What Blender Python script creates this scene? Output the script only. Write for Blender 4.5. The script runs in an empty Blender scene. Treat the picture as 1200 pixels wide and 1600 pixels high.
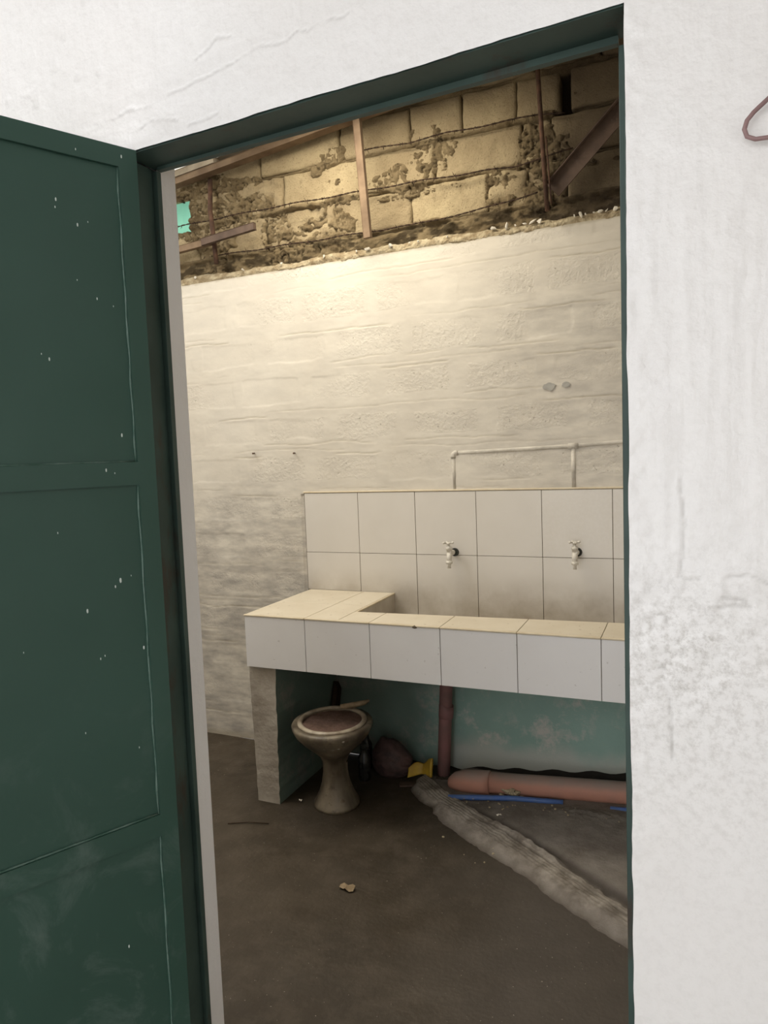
import bpy, bmesh, math, random
import numpy as np
from mathutils import Vector, Matrix

# ------------------------------------------------------------------ camera, world, lights, exposure
SC = bpy.context.scene
COL = SC.collection
CAM = Vector((1.8067, -3.1522, 1.5166))
YAW, PITCH, ROLL = 0.4094, -0.0792, 0.0372
cam_data = bpy.data.cameras.new('camera')
cam_data.sensor_fit = 'VERTICAL'
cam_data.sensor_height = 36.0
cam_data.lens = 1110.0 / 1600.0 * 36.0
cam_data.clip_start = 0.02
cam = bpy.data.objects.new('camera', cam_data)
COL.objects.link(cam)
Rm = (Matrix.Rotation(YAW, 3, 'Z') @ Matrix.Rotation(PITCH, 3, 'X') @ Matrix.Rotation(ROLL, 3, 'Y'))
right, fwd, up = Rm.col[0], Rm.col[1], Rm.col[2]
m3 = Matrix((right, up, -fwd)).transposed()
cam.matrix_world = Matrix.Translation(CAM) @ m3.to_4x4()
SC.camera = cam

world = bpy.data.worlds.new('daylight')
SC.world = world
world.use_nodes = True
bg = world.node_tree.nodes['Background']
bg.inputs['Color'].default_value = (0.97, 0.98, 1.0, 1)
bg.inputs['Strength'].default_value = 2.85


def area(name, loc, target, sx, sy, power, color, spread=180):
    d = bpy.data.lights.new(name, 'AREA')
    d.shape = 'RECTANGLE'
    d.size, d.size_y = sx, sy
    d.energy = power
    d.color = color
    d.spread = math.radians(spread)
    o = bpy.data.objects.new(name, d)
    COL.objects.link(o)
    o.location = loc
    o.rotation_euler = (Vector(target) - Vector(loc)).to_track_quat('-Z', 'Y').to_euler()
    return o


# daylight through the clear sheets of the back room's roof
area('roof_daylight', (0.46, -0.56, 3.05), (0.50, -0.42, 0), 0.9, 0.5, 23.0, (1.0, 0.905, 0.73))
area('roof_daylight', (-0.62, -1.35, 2.95), (-0.56, -1.3, 0), 0.7, 1.0, 19.0, (1.0, 0.97, 0.93))

SC.view_settings.view_transform = 'Standard'
SC.view_settings.look = 'None'
SC.view_settings.gamma = 1.0
SC.view_settings.use_curve_mapping = False
SC.view_settings.exposure = 0.0

random.seed(7)
rng = np.random.default_rng(7)


# ------------------------------------------------------------------ helpers
def _hash(ix, iy, seed):
    n = (ix.astype(np.int64) * 374761393 + iy.astype(np.int64) * 668265263 + seed * 1442695041) & 0x7fffffff
    n = (n ^ (n >> 13)) * 1274126177 & 0x7fffffff
    n = (n ^ (n >> 16)) & 0x7fffffff
    return n / 0x7fffffff


def vnoise(x, y, seed=0):
    x = np.asarray(x, float); y = np.asarray(y, float)
    ix = np.floor(x); iy = np.floor(y)
    fx = x - ix; fy = y - iy
    fx = fx * fx * (3 - 2 * fx); fy = fy * fy * (3 - 2 * fy)
    a = _hash(ix, iy, seed); b = _hash(ix + 1, iy, seed)
    c = _hash(ix, iy + 1, seed); d = _hash(ix + 1, iy + 1, seed)
    return (a * (1 - fx) + b * fx) * (1 - fy) + (c * (1 - fx) + d * fx) * fy


def fbm(x, y, seed=0, octv=4):
    s = 0; amp = 0.5; tot = 0
    for k in range(octv):
        s = s + amp * vnoise(x * 2 ** k, y * 2 ** k, seed + 17 * k); tot += amp; amp *= 0.55
    return s / tot


def sstep(a, b, x):
    t = np.clip((x - a) / (b - a), 0, 1)
    return t * t * (3 - 2 * t)


def polydist(x, z, pts):
    d = np.full(np.shape(x), 9.0)
    for (x0, z0), (x1, z1) in zip(pts[:-1], pts[1:]):
        vx, vz = x1 - x0, z1 - z0
        t = np.clip(((x - x0) * vx + (z - z0) * vz) / (vx * vx + vz * vz), 0, 1)
        d = np.minimum(d, np.hypot(x - x0 - t * vx, z - z0 - t * vz))
    return d


def link(name, me, mat=None, parent=None, smooth=False):
    o = bpy.data.objects.new(name, me)
    COL.objects.link(o)
    if mat:
        for m in (mat if isinstance(mat, (list, tuple)) else [mat]):
            me.materials.append(m)
    if parent:
        o.parent = parent
        o.matrix_parent_inverse = Matrix.Translation(parent.location).inverted() if not parent.parent else Matrix.Identity(4)
        if parent.rotation_euler.z or parent.parent:
            o.matrix_parent_inverse = Matrix.Identity(4)
    if smooth:
        me.polygons.foreach_set('use_smooth', [True] * len(me.polygons))
    return o


def tag(o, label=None, cat=None, group=None, kind=None):
    if label: o['label'] = label
    if cat: o['category'] = cat
    if group: o['group'] = group
    if kind: o['kind'] = kind
    return o


def empty(name, loc=(0, 0, 0)):
    o = bpy.data.objects.new(name, None)
    COL.objects.link(o)
    o.location = loc
    o.empty_display_size = 0.05
    return o


def bm_obj(name, bm, mat=None, parent=None, smooth=False):
    me = bpy.data.meshes.new(name)
    bmesh.ops.recalc_face_normals(bm, faces=bm.faces)
    bm.to_mesh(me); bm.free()
    return link(name, me, mat, parent, smooth)


def add_box(bm, lo, hi, bevel=0.0, seg=1, mi=0):
    r = bmesh.ops.create_cube(bm, size=1.0)
    vs = r['verts']
    lo = Vector(lo); hi = Vector(hi)
    for v in vs:
        v.co = Vector([(lo[i] + hi[i]) / 2 + v.co[i] * (hi[i] - lo[i]) for i in range(3)])
    fs = set(f for v in vs for f in v.link_faces)
    for f in fs: f.material_index = mi
    if bevel:
        es = set(e for v in vs for e in v.link_edges)
        bmesh.ops.bevel(bm, geom=list(es), offset=bevel, segments=seg, affect='EDGES', profile=0.5)
    return vs


def box_obj(name, lo, hi, mat, parent=None, bevel=0.0, seg=1):
    bm = bmesh.new()
    add_box(bm, lo, hi, bevel, seg)
    return bm_obj(name, bm, mat, parent)


def prism_bar(bm, a, b, w, h, bevel=0.0, upv=(0, 0, 1)):
    """square bar from a to b, w across, h along upv"""
    a = Vector(a); b = Vector(b)
    d = (b - a); L = d.length; d.normalize()
    s = d.cross(Vector(upv)).normalized(); u = s.cross(d).normalized()
    r = bmesh.ops.create_cube(bm, size=1.0)
    vs = r['verts']
    mid = (a + b) / 2
    for v in vs:
        c = v.co.copy()
        v.co = mid + d * c.x * L + s * c.y * w + u * c.z * h
    if bevel:
        es = set(e for v in vs for e in v.link_edges)
        bmesh.ops.bevel(bm, geom=list(es), offset=bevel, segments=1, affect='EDGES')
    return vs


def add_tube(bm, pts, rad, n=8, cap=True):
    pts = [Vector(p) for p in pts]
    rads = rad if isinstance(rad, (list, tuple)) else [rad] * len(pts)
    rings = []
    ref = None
    for i, p in enumerate(pts):
        if i == 0: t = pts[1] - pts[0]
        elif i == len(pts) - 1: t = pts[-1] - pts[-2]
        else: t = pts[i + 1] - pts[i - 1]
        t.normalize()
        if ref is None:
            ref = Vector((0, 0, 1)) if abs(t.z) < 0.9 else Vector((1, 0, 0))
        s = t.cross(ref).normalized(); u = s.cross(t).normalized(); ref = u
        rings.append([bm.verts.new(p + (s * math.cos(k * 2 * math.pi / n) + u * math.sin(k * 2 * math.pi / n)) * rads[i]) for k in range(n)])
    for r0, r1 in zip(rings[:-1], rings[1:]):
        for k in range(n):
            f = bm.faces.new((r0[k], r0[(k + 1) % n], r1[(k + 1) % n], r1[k])); f.smooth = True
    if cap:
        bm.faces.new(rings[0][::-1]); bm.faces.new(rings[-1])


def tube_obj(name, pts, rad, mat, parent=None, n=8):
    bm = bmesh.new(); add_tube(bm, pts, rad, n)
    return bm_obj(name, bm, mat, parent)


def add_loft(bm, rings, close_top=True, close_bot=True, smooth=True):
    vr = [[bm.verts.new(p) for p in r] for r in rings]
    n = len(vr[0])
    for a, b in zip(vr[:-1], vr[1:]):
        for k in range(n):
            f = bm.faces.new((a[k], a[(k + 1) % n], b[(k + 1) % n], b[k])); f.smooth = smooth
    if close_bot: bm.faces.new(vr[0][::-1])
    if close_top: bm.faces.new(vr[-1])
    return vr


def fast_mesh(name, co, quads, mi=None, attr=None):
    me = bpy.data.meshes.new(name)
    me.vertices.add(len(co)); me.vertices.foreach_set('co', np.asarray(co, np.float32).ravel())
    q = np.asarray(quads, np.int32)
    me.loops.add(q.size); me.loops.foreach_set('vertex_index', q.ravel())
    me.polygons.add(len(q))
    me.polygons.foreach_set('loop_start', np.arange(0, q.size, 4, dtype=np.int32))
    me.polygons.foreach_set('loop_total', np.full(len(q), 4, np.int32))
    if mi is not None: me.polygons.foreach_set('material_index', np.asarray(mi, np.int32))
    me.update(calc_edges=True)
    if attr is not None:
        for k, v in attr.items():
            a = me.attributes.new(k, 'FLOAT', 'POINT'); a.data.foreach_set('value', np.asarray(v, np.float32).ravel())
    return me


def quads_of(nz, nx, off=0):
    i = np.arange(nz - 1)[:, None] * nx + np.arange(nx - 1)[None, :]
    return (np.stack([i, i + 1, i + nx + 1, i + nx], -1).reshape(-1, 4) + off)


# ------------------------------------------------------------------ materials
MATS = {}


class NB:
    def __init__(s, name):
        s.m = bpy.data.materials.new(name); s.m.use_nodes = True
        s.nt = s.m.node_tree; s.nt.nodes.clear()
        s.out = s.n('ShaderNodeOutputMaterial'); s.b = s.n('ShaderNodeBsdfPrincipled')
        s.l(s.b.outputs[0], s.out.inputs[0])
        s.geo = s.n('ShaderNodeNewGeometry'); s.pos = s.geo.outputs['Position']

    def n(s, t, **k):
        x = s.nt.nodes.new(t)
        for a, v in k.items(): setattr(x, a, v)
        return x

    def l(s, a, b): s.nt.links.new(a, b)

    def noise(s, scale, detail=4, rough=0.55, vec=None, stretch=None, dist=0.0):
        v = vec or s.pos
        if stretch:
            mp = s.n('ShaderNodeMapping'); mp.inputs['Scale'].default_value = stretch
            s.l(v, mp.inputs[0]); v = mp.outputs[0]
        t = s.n('ShaderNodeTexNoise'); t.inputs['Scale'].default_value = scale
        t.inputs['Detail'].default_value = detail; t.inputs['Roughness'].default_value = rough
        t.inputs['Distortion'].default_value = dist
        s.l(v, t.inputs['Vector']); return t.outputs['Fac']

    def ramp(s, fac, stops):
        r = s.n('ShaderNodeValToRGB'); e = r.color_ramp.elements
        while len(e) < len(stops): e.new(0.5)
        for el, (p, c) in zip(e, stops):
            el.position = p; el.color = (c, c, c, 1) if isinstance(c, (int, float)) else (*c, 1)
        s.l(fac, r.inputs[0]); return r.outputs[0]

    def mix(s, fac, a, b, mode='MIX'):
        x = s.n('ShaderNodeMix', data_type='RGBA', blend_type=mode)
        for inp, v in ((x.inputs[0], fac), (x.inputs[6], a), (x.inputs[7], b)):
            if isinstance(v, (int, float)): inp.default_value = v if inp.type == 'VALUE' else (v, v, v, 1)
            elif isinstance(v, tuple): inp.default_value = (*v, 1)
            else: s.l(v, inp)
        return x.outputs[2]

    def math(s, op, a, b=0.0, clamp=False):
        x = s.n('ShaderNodeMath', operation=op, use_clamp=clamp)
        for inp, v in ((x.inputs[0], a), (x.inputs[1], b)):
            if isinstance(v, (int, float)): inp.default_value = v
            else: s.l(v, inp)
        return x.outputs[0]

    def attr(s, name):
        a = s.n('ShaderNodeAttribute', attribute_name=name); return a.outputs['Fac']

    def rnd(s):
        return s.n('ShaderNodeObjectInfo').outputs['Random']

    def xyz(s):
        x = s.n('ShaderNodeSeparateXYZ'); s.l(s.pos, x.inputs[0]); return x.outputs

    def range(s, v, a, b, c=0.0, d=1.0):
        x = s.n('ShaderNodeMapRange'); x.interpolation_type = 'SMOOTHSTEP'
        s.l(v, x.inputs[0])
        for i, q in enumerate((a, b, c, d)): x.inputs[i + 1].default_value = q
        return x.outputs[0]

    def bump(s, h, strength, dist=0.01, prev=None):
        x = s.n('ShaderNodeBump'); x.inputs['Strength'].default_value = strength; x.inputs['Distance'].default_value = dist
        s.l(h, x.inputs['Height'])
        if prev: s.l(prev, x.inputs['Normal'])
        return x.outputs[0]

    def done(s, col, rough=0.6, spec=0.4, normal=None, metallic=0.0):
        for inp, v in (('Base Color', col), ('Roughness', rough)):
            if isinstance(v, (int, float)): s.b.inputs[inp].default_value = v
            elif isinstance(v, tuple): s.b.inputs[inp].default_value = (*v, 1)
            else: s.l(v, s.b.inputs[inp])
        s.b.inputs['Specular IOR Level'].default_value = spec
        s.b.inputs['Metallic'].default_value = metallic
        if normal: s.l(normal, s.b.inputs['Normal'])
        MATS[s.m.name] = s.m
        return s.m


def simple(name, c0, c1, scale=20, rough=0.6, spec=0.4, bump=0.3, bscale=80, bdist=0.004, var=0.0, metallic=0.0):
    k = NB(name)
    col = k.mix(k.ramp(k.noise(scale, 5), [(0.35, 0.0), (0.65, 1.0)]), c0, c1)
    if var:
        col = k.mix(1.0, col, k.ramp(k.rnd(), [(0, 1 - var), (1, 1.0)]), 'MULTIPLY')
    nb = k.bump(k.noise(bscale, 4), bump, bdist) if bump else None
    return k.done(col, rough, spec, nb, metallic)


# front wall: glossy white paint over plaster
k = NB('white_wall_paint')
col = k.mix(k.ramp(k.noise(1.6, 5), [(0.35, 0.0), (0.7, 1.0)]), (0.80, 0.78, 0.755), (0.755, 0.725, 0.69))
grime = k.math('MULTIPLY', k.attr('grime'), k.ramp(k.noise(70, 6, 0.75), [(0.46, 0.0), (0.66, 1.0)]))
col = k.mix(grime, col, (0.42, 0.39, 0.35))
col = k.mix(k.math('MULTIPLY', k.attr('crack'), 0.34), col, (0.33, 0.31, 0.28))
h = k.math('ADD', k.noise(26, 5, 0.6), k.math('MULTIPLY', k.noise(130, 3), 0.25))
nb = k.bump(h, 0.28, 0.008)
nb = k.bump(k.noise(18, 3, 0.5, stretch=(4, 4, 0.5)), 0.10, 0.006, nb)
k.done(col, 0.30, 0.5, nb)

# back wall lower: cream painted block work
k = NB('cream_painted_block')
n1 = k.noise(2.2, 5)
col = k.mix(k.ramp(n1, [(0.3, 0.0), (0.7, 1.0)]), (0.70, 0.66, 0.585), (0.62, 0.575, 0.50))
st = k.math('MULTIPLY', k.attr('stain'), k.ramp(k.noise(9, 6, 0.65, stretch=(0.6, 1, 1.7)), [(0.36, 0.0), (0.66, 1.0)]))
col = k.mix(st, col, (0.37, 0.345, 0.315))
speck = k.ramp(k.noise(75, 2, 0.5), [(0.68, 0.0), (0.76, 1.0)])
col = k.mix(k.math('MULTIPLY', speck, k.attr('pit')), col, (0.36, 0.33, 0.28))
col = k.mix(k.attr('edge'), col, (0.34, 0.29, 0.20))
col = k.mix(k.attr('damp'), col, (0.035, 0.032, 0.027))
hh = k.math('MULTIPLY', k.noise(95, 4, 0.7), k.attr('pit'))
nb = k.bump(hh, 0.55, 0.006)
nb = k.bump(k.noise(30, 4, stretch=(1, 1, 0.35)), 0.14, 0.005, nb)
k.done(col, 0.62, 0.3, nb)

# bare concrete blocks
k = NB('bare_concrete_block')
col = k.mix(k.ramp(k.noise(6, 6), [(0.35, 0.0), (0.65, 1.0)]), (0.44, 0.36, 0.225), (0.31, 0.245, 0.15))
col = k.mix(k.ramp(k.noise(140, 3), [(0.56, 0.0), (0.74, 0.8)]), col, (0.16, 0.12, 0.07))
col = k.mix(k.ramp(k.noise(16, 5, 0.7), [(0.56, 0.0), (0.74, 0.6)]), col, (0.19, 0.145, 0.085))
col = k.mix(k.ramp(k.rnd(), [(0, 0.0), (1, 0.45)]), col, (0.23, 0.175, 0.11))
dark_right = k.math('MULTIPLY', k.range(k.math('ADD', k.xyz()[0], k.math('MULTIPLY', k.noise(3, 4), 0.25)), 1.20, 1.52), 0.80)  # blocks turn darker towards the right end
col = k.mix(dark_right, col, (0.062, 0.046, 0.034))
nb = k.bump(k.noise(150, 4, 0.7), 0.7, 0.006)
nb = k.bump(k.noise(28, 5, 0.65), 0.5, 0.012, nb)
k.done(col, 0.92, 0.1, nb)

k = NB('crumbling_mortar')
col = k.mix(k.ramp(k.noise(14, 6), [(0.35, 0.0), (0.65, 1.0)]), (0.36, 0.28, 0.165), (0.22, 0.165, 0.095))
col = k.mix(k.math('MULTIPLY', k.attr('deep'), 0.85), col, (0.03, 0.022, 0.014))
dark_right = k.math('MULTIPLY', k.range(k.math('ADD', k.xyz()[0], k.math('MULTIPLY', k.noise(3, 4), 0.25)), 1.20, 1.52), 0.75)  # mortar turns darker towards the right, like the blocks
col = k.mix(dark_right, col, (0.05, 0.037, 0.028))
nb = k.bump(k.noise(85, 6, 0.75), 1.0, 0.018)
k.done(col, 0.95, 0.1, nb)

simple('ledge_mortar', (0.50, 0.43, 0.30), (0.27, 0.21, 0.13), 26, 0.95, 0.1, 0.9, 90, 0.01)
simple('plaster_chip', (0.74, 0.70, 0.62), (0.55, 0.50, 0.42), 40, 0.8, 0.2, 0.4)

# glazed tiles
k = NB('wall_tile_glaze')
x, y, z = k.xyz()
col = k.mix(k.ramp(k.noise(3, 4), [(0.3, 0.0), (0.7, 1.0)]), (0.68, 0.65, 0.61), (0.63, 0.60, 0.555))
dirt = k.math('MULTIPLY', k.range(z, 0.99, 0.80), k.ramp(k.noise(5, 6, 0.6), [(0.3, 0.15), (0.7, 1.0)]))
col = k.mix(k.math('MULTIPLY', dirt, 0.8), col, (0.25, 0.20, 0.135))
spl = k.math('MULTIPLY', k.range(x, 1.10, 1.25), k.math('MULTIPLY', k.range(z, 1.02, 1.12), k.ramp(k.noise(70, 3), [(0.45, 0.0), (0.6, 1.0)])))
col = k.mix(k.math('MULTIPLY', spl, 0.16), col, (0.74, 0.72, 0.69))
k.done(col, k.ramp(k.noise(6, 4), [(0.3, 0.30), (0.7, 0.45)]), 0.5, k.bump(k.noise(5, 2), 0.03, 0.01))

k = NB('apron_tile_glaze')
col = k.mix(k.ramp(k.noise(3, 4), [(0.3, 0.0), (0.7, 1.0)]), (0.76, 0.755, 0.76), (0.72, 0.71, 0.71))
col = k.mix(k.ramp(k.noise(60, 2), [(0.70, 0.0), (0.76, 0.5)]), col, (0.44, 0.42, 0.40))
k.done(col, 0.33, 0.5, k.bump(k.noise(5, 2), 0.03, 0.01))

k = NB('worktop_tile_glaze')
col = k.mix(k.ramp(k.noise(7, 6), [(0.3, 0.0), (0.7, 1.0)]), (0.63, 0.57, 0.46), (0.56, 0.495, 0.385))
col = k.mix(k.ramp(k.noise(48, 3), [(0.66, 0.0), (0.74, 0.8)]), col, (0.26, 0.20, 0.13))
k.done(col, 0.5, 0.4, k.bump(k.noise(60, 4), 0.1, 0.004))

simple('grout', (0.20, 0.165, 0.12), (0.13, 0.105, 0.075), 30, 0.9, 0.1, 0.3)
simple('tile_trim', (0.66, 0.58, 0.44), (0.56, 0.47, 0.33), 15, 0.45, 0.4, 0.1)
simple('counter_concrete', (0.33, 0.30, 0.26), (0.24, 0.21, 0.18), 12, 0.9, 0.15, 0.6, 60, 0.006)
simple('pier_plaster', (0.44, 0.40, 0.345), (0.30, 0.265, 0.22), 9, 0.9, 0.15, 0.7, 50, 0.006)

k = NB('teal_wall_paint')
x, y, z = k.xyz()
col = k.mix(k.ramp(k.noise(4, 5), [(0.3, 0.0), (0.7, 1.0)]), (0.34, 0.50, 0.44), (0.28, 0.42, 0.37))
m = k.math('MULTIPLY', k.ramp(k.noise(7, 7, 0.75), [(0.50, 0.0), (0.62, 1.0)]), k.ramp(k.noise(2.6, 2), [(0.42, 0.0), (0.56, 1.0)]))
m2 = k.math('MULTIPLY', k.range(k.math('ADD', z, k.math('MULTIPLY', k.noise(6, 4), 0.16)), 0.29, 0.17), 0.8)
m = k.math('MAXIMUM', m, k.math('MULTIPLY', m2, k.range(x, 0.62, 0.80)))
col = k.mix(k.math('MULTIPLY', m, 0.9), col, (0.60, 0.58, 0.53))
gr = k.math('MULTIPLY', k.range(k.math('ADD', x, k.math('MULTIPLY', k.noise(5, 4), 0.2)), 0.92, 0.60), 0.72)  # shade under the counter's left part, painted into the teal
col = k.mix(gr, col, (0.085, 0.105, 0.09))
k.done(col, 0.8, 0.2, k.bump(k.noise(45, 6, 0.7), 0.5, 0.006))

# floor
k = NB('dirty_concrete_floor')
col = k.mix(k.ramp(k.noise(1.5, 6), [(0.35, 0.0), (0.65, 1.0)]), (0.060, 0.046, 0.031), (0.036, 0.027, 0.017))
col = k.mix(k.ramp(k.noise(9, 7, 0.7), [(0.45, 0.0), (0.75, 0.7)]), col, (0.098, 0.078, 0.058))
x, y, z = k.xyz()
gm = k.range(k.math('ADD', k.math('ADD', x, k.math('MULTIPLY', y, 0.25)), k.math('MULTIPLY', k.noise(2, 4), 0.5)), 0.85, 1.45)
col = k.mix(k.math('MULTIPLY', gm, 0.6), col, (0.090, 0.077, 0.067))
col = k.mix(k.ramp(k.noise(120, 2), [(0.735, 0.0), (0.75, 1.0)]), col, (0.35, 0.31, 0.26))
nb = k.bump(k.noise(60, 5), 0.25, 0.006)
nb = k.bump(k.noise(5, 4), 0.2, 0.02, nb)
k.done(col, k.ramp(k.noise(4, 4), [(0.3, 0.42), (0.7, 0.7)]), 0.35, nb)

k = NB('mortar_bed')
col = k.mix(k.ramp(k.noise(8, 6), [(0.35, 0.0), (0.65, 1.0)]), (0.24, 0.215, 0.19), (0.17, 0.147, 0.127))
col = k.mix(k.attr('ridge'), col, k.mix(k.ramp(k.noise(16, 5), [(0.4, 0.0), (0.65, 1.0)]), (0.40, 0.36, 0.31), (0.17, 0.145, 0.12)))
col = k.mix(k.attr('groove'), col, (0.045, 0.037, 0.031))
col = k.mix(k.math('MULTIPLY', k.attr('blend'), k.ramp(k.noise(20, 5), [(0.25, 0.7), (0.6, 1.0)])), (0.066, 0.053, 0.040), col)
k.done(col, 0.92, 0.15, k.bump(k.noise(75, 5, 0.7), 0.5, 0.008))

# green paint
k = NB('green_door_paint')
x, y, z = k.xyz()
col = k.mix(k.ramp(k.noise(3, 5), [(0.35, 0.0), (0.65, 1.0)]), (0.024, 0.062, 0.044), (0.028, 0.070, 0.051))
sc = k.math('MULTIPLY', k.range(z, 1.25, 0.65), k.ramp(k.noise(7, 7, 0.7, dist=0.6), [(0.50, 0.0), (0.72, 0.55)]))
col = k.mix(sc, col, (0.13, 0.17, 0.15))
k.done(col, k.ramp(k.noise(5, 5), [(0.3, 0.34), (0.7, 0.5)]), 0.4, k.bump(k.noise(9, 4), 0.05, 0.01))
simple('highlight_green_paint', (0.115, 0.17, 0.14), (0.035, 0.085, 0.06), 30, 0.5, 0.4, 0.2)  # paler green painting the light caught along the panel edges
k = NB('green_frame_paint')
col = k.mix(k.ramp(k.noise(7, 5), [(0.35, 0.0), (0.65, 1.0)]), (0.050, 0.082, 0.068), (0.034, 0.058, 0.048))
col = k.mix(k.ramp(k.noise(11, 7, 0.7, stretch=(1, 1, 0.3)), [(0.56, 0.0), (0.68, 0.7)]), col, (0.055, 0.028, 0.018))
k.done(col, 0.5, 0.4, k.bump(k.noise(40, 4), 0.15, 0.004))
simple('white_paint_drip', (0.62, 0.66, 0.62), (0.5, 0.55, 0.5), 40, 0.5, 0.4, 0)

# timber, metal, pipes
k = NB('weathered_timber')
col = k.mix(k.ramp(k.noise(9, 5, stretch=(1, 1, 1)), [(0.35, 0.0), (0.65, 1.0)]), (0.235, 0.168, 0.112), (0.145, 0.10, 0.068))
k.done(col, 0.85, 0.15, k.bump(k.noise(60, 4, stretch=(0.3, 1, 1)), 0.4, 0.004))
simple('timber_block', (0.34, 0.29, 0.22), (0.24, 0.20, 0.15), 14, 0.85, 0.15, 0.3)
simple('rusty_steel', (0.115, 0.062, 0.040), (0.052, 0.030, 0.022), 30, 0.85, 0.25, 0.6, 120, 0.003)
simple('brown_steel', (0.12, 0.082, 0.062), (0.075, 0.050, 0.039), 14, 0.7, 0.3, 0.3, 90, 0.003)
simple('barbed_wire_rust', (0.075, 0.045, 0.03), (0.03, 0.02, 0.015), 60, 0.85, 0.2, 0)
simple('grey_roof_sheet', (0.36, 0.34, 0.30), (0.25, 0.23, 0.20), 8, 0.6, 0.3, 0.2)
k = NB('orange_pvc')
nz_ = k.n('ShaderNodeSeparateXYZ'); k.l(k.geo.outputs['Normal'], nz_.inputs[0])
dust = k.math('MULTIPLY', k.range(nz_.outputs[2], 0.25, 0.9), k.ramp(k.noise(9, 5), [(0.2, 0.55), (0.6, 1.0)]))
col = k.mix(k.ramp(k.noise(8, 5), [(0.35, 0.0), (0.65, 1.0)]), (0.52, 0.25, 0.18), (0.43, 0.225, 0.17))
col = k.mix(dust, col, (0.33, 0.255, 0.22))
k.done(col, 0.6, 0.3, k.bump(k.noise(60, 4), 0.3, 0.003))
simple('maroon_pvc', (0.30, 0.145, 0.14), (0.20, 0.115, 0.105), 9, 0.6, 0.3, 0.3, 60, 0.003)
simple('blue_pvc', (0.060, 0.135, 0.40), (0.09, 0.16, 0.36), 18, 0.5, 0.35, 0.2)
simple('white_plastic', (0.68, 0.65, 0.59), (0.60, 0.565, 0.50), 40, 0.4, 0.45, 0.1)
simple('dark_gasket', (0.05, 0.055, 0.045), (0.03, 0.03, 0.026), 40, 0.6, 0.3, 0.1)
simple('painted_pipe', (0.64, 0.60, 0.53), (0.45, 0.42, 0.37), 14, 0.6, 0.3, 0.6, 70, 0.005)
k = NB('dirty_ceramic')
x, y, z = k.xyz()
col = k.mix(k.ramp(k.noise(9, 6, stretch=(1.3, 1.3, 0.5)), [(0.36, 0.0), (0.64, 1.0)]), (0.21, 0.175, 0.125), (0.062, 0.047, 0.032))
col = k.mix(k.ramp(k.noise(26, 6, 0.7), [(0.55, 0.0), (0.7, 0.8)]), col, (0.065, 0.048, 0.033))
k.done(col, k.ramp(k.noise(8, 4), [(0.3, 0.22), (0.7, 0.55)]), 0.5, k.bump(k.noise(40, 4), 0.15, 0.004))
k = NB('chipped_ceramic_rim')
col = k.mix(k.ramp(k.noise(16, 6), [(0.36, 0.0), (0.64, 1.0)]), (0.44, 0.385, 0.30), (0.22, 0.175, 0.125))
k.done(col, 0.32, 0.5, k.bump(k.noise(40, 4), 0.15, 0.004))
simple('bowl_rubble', (0.165, 0.105, 0.085), (0.085, 0.055, 0.042), 16, 0.95, 0.1, 0.8, 60, 0.01)
simple('maroon_sacking', (0.12, 0.072, 0.066), (0.055, 0.036, 0.034), 22, 0.6, 0.3, 0.7, 40, 0.008)
simple('yellow_plastic', (0.52, 0.34, 0.035), (0.36, 0.22, 0.03), 20, 0.5, 0.35, 0.4, 40, 0.005)
simple('black_plastic', (0.012, 0.013, 0.013), (0.022, 0.022, 0.02), 20, 0.25, 0.5, 0.1)
simple('dark_wood', (0.055, 0.035, 0.022), (0.03, 0.02, 0.013), 20, 0.8, 0.2, 0.4)
simple('dry_paper', (0.34, 0.26, 0.17), (0.22, 0.165, 0.10), 40, 0.9, 0.1, 0.4)
simple('pink_wire', (0.27, 0.165, 0.155), (0.20, 0.12, 0.115), 20, 0.45, 0.4, 0)
simple('grey_cement_patch', (0.42, 0.41, 0.38), (0.36, 0.35, 0.33), 20, 0.8, 0.2, 0.3)
simple('near_floor', (0.34, 0.32, 0.30), (0.26, 0.245, 0.23), 3, 0.8, 0.2, 0.3)

k = NB('clear_roof_sheet')
tr = k.n('ShaderNodeBsdfTranslucent'); tr.inputs[0].default_value = (0.86, 0.83, 0.74, 1)
df = k.n('ShaderNodeBsdfDiffuse'); df.inputs[0].default_value = (0.75, 0.72, 0.64, 1)
ms = k.n('ShaderNodeMixShader'); ms.inputs[0].default_value = 0.25
k.l(tr.outputs[0], ms.inputs[1]); k.l(df.outputs[0], ms.inputs[2]); k.l(ms.outputs[0], k.out.inputs[0])
MATS['clear_roof_sheet'] = k.m
k = NB('mint_sheet')
tr = k.n('ShaderNodeBsdfTranslucent'); tr.inputs[0].default_value = (0.40, 0.62, 0.52, 1)
df = k.n('ShaderNodeBsdfDiffuse'); df.inputs[0].default_value = (0.36, 0.60, 0.49, 1)
ms = k.n('ShaderNodeMixShader'); ms.inputs[0].default_value = 0.3
k.l(tr.outputs[0], ms.inputs[1]); k.l(df.outputs[0], ms.inputs[2]); k.l(ms.outputs[0], k.out.inputs[0])
MATS['mint_sheet'] = k.m
M = MATS

# ------------------------------------------------------------------ the near wall with its door opening
YS = -2.030                     # face of the door stop
YF, YB = -2.10, -1.975          # front and back face of the wall
XL, XR = 0.853, 1.7265          # opening in the front face
XLB, XRB = 0.873, 1.7140        # opening in the back face


def ztop(x): return 2.081 + 0.030 * (x - 0.893)


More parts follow.
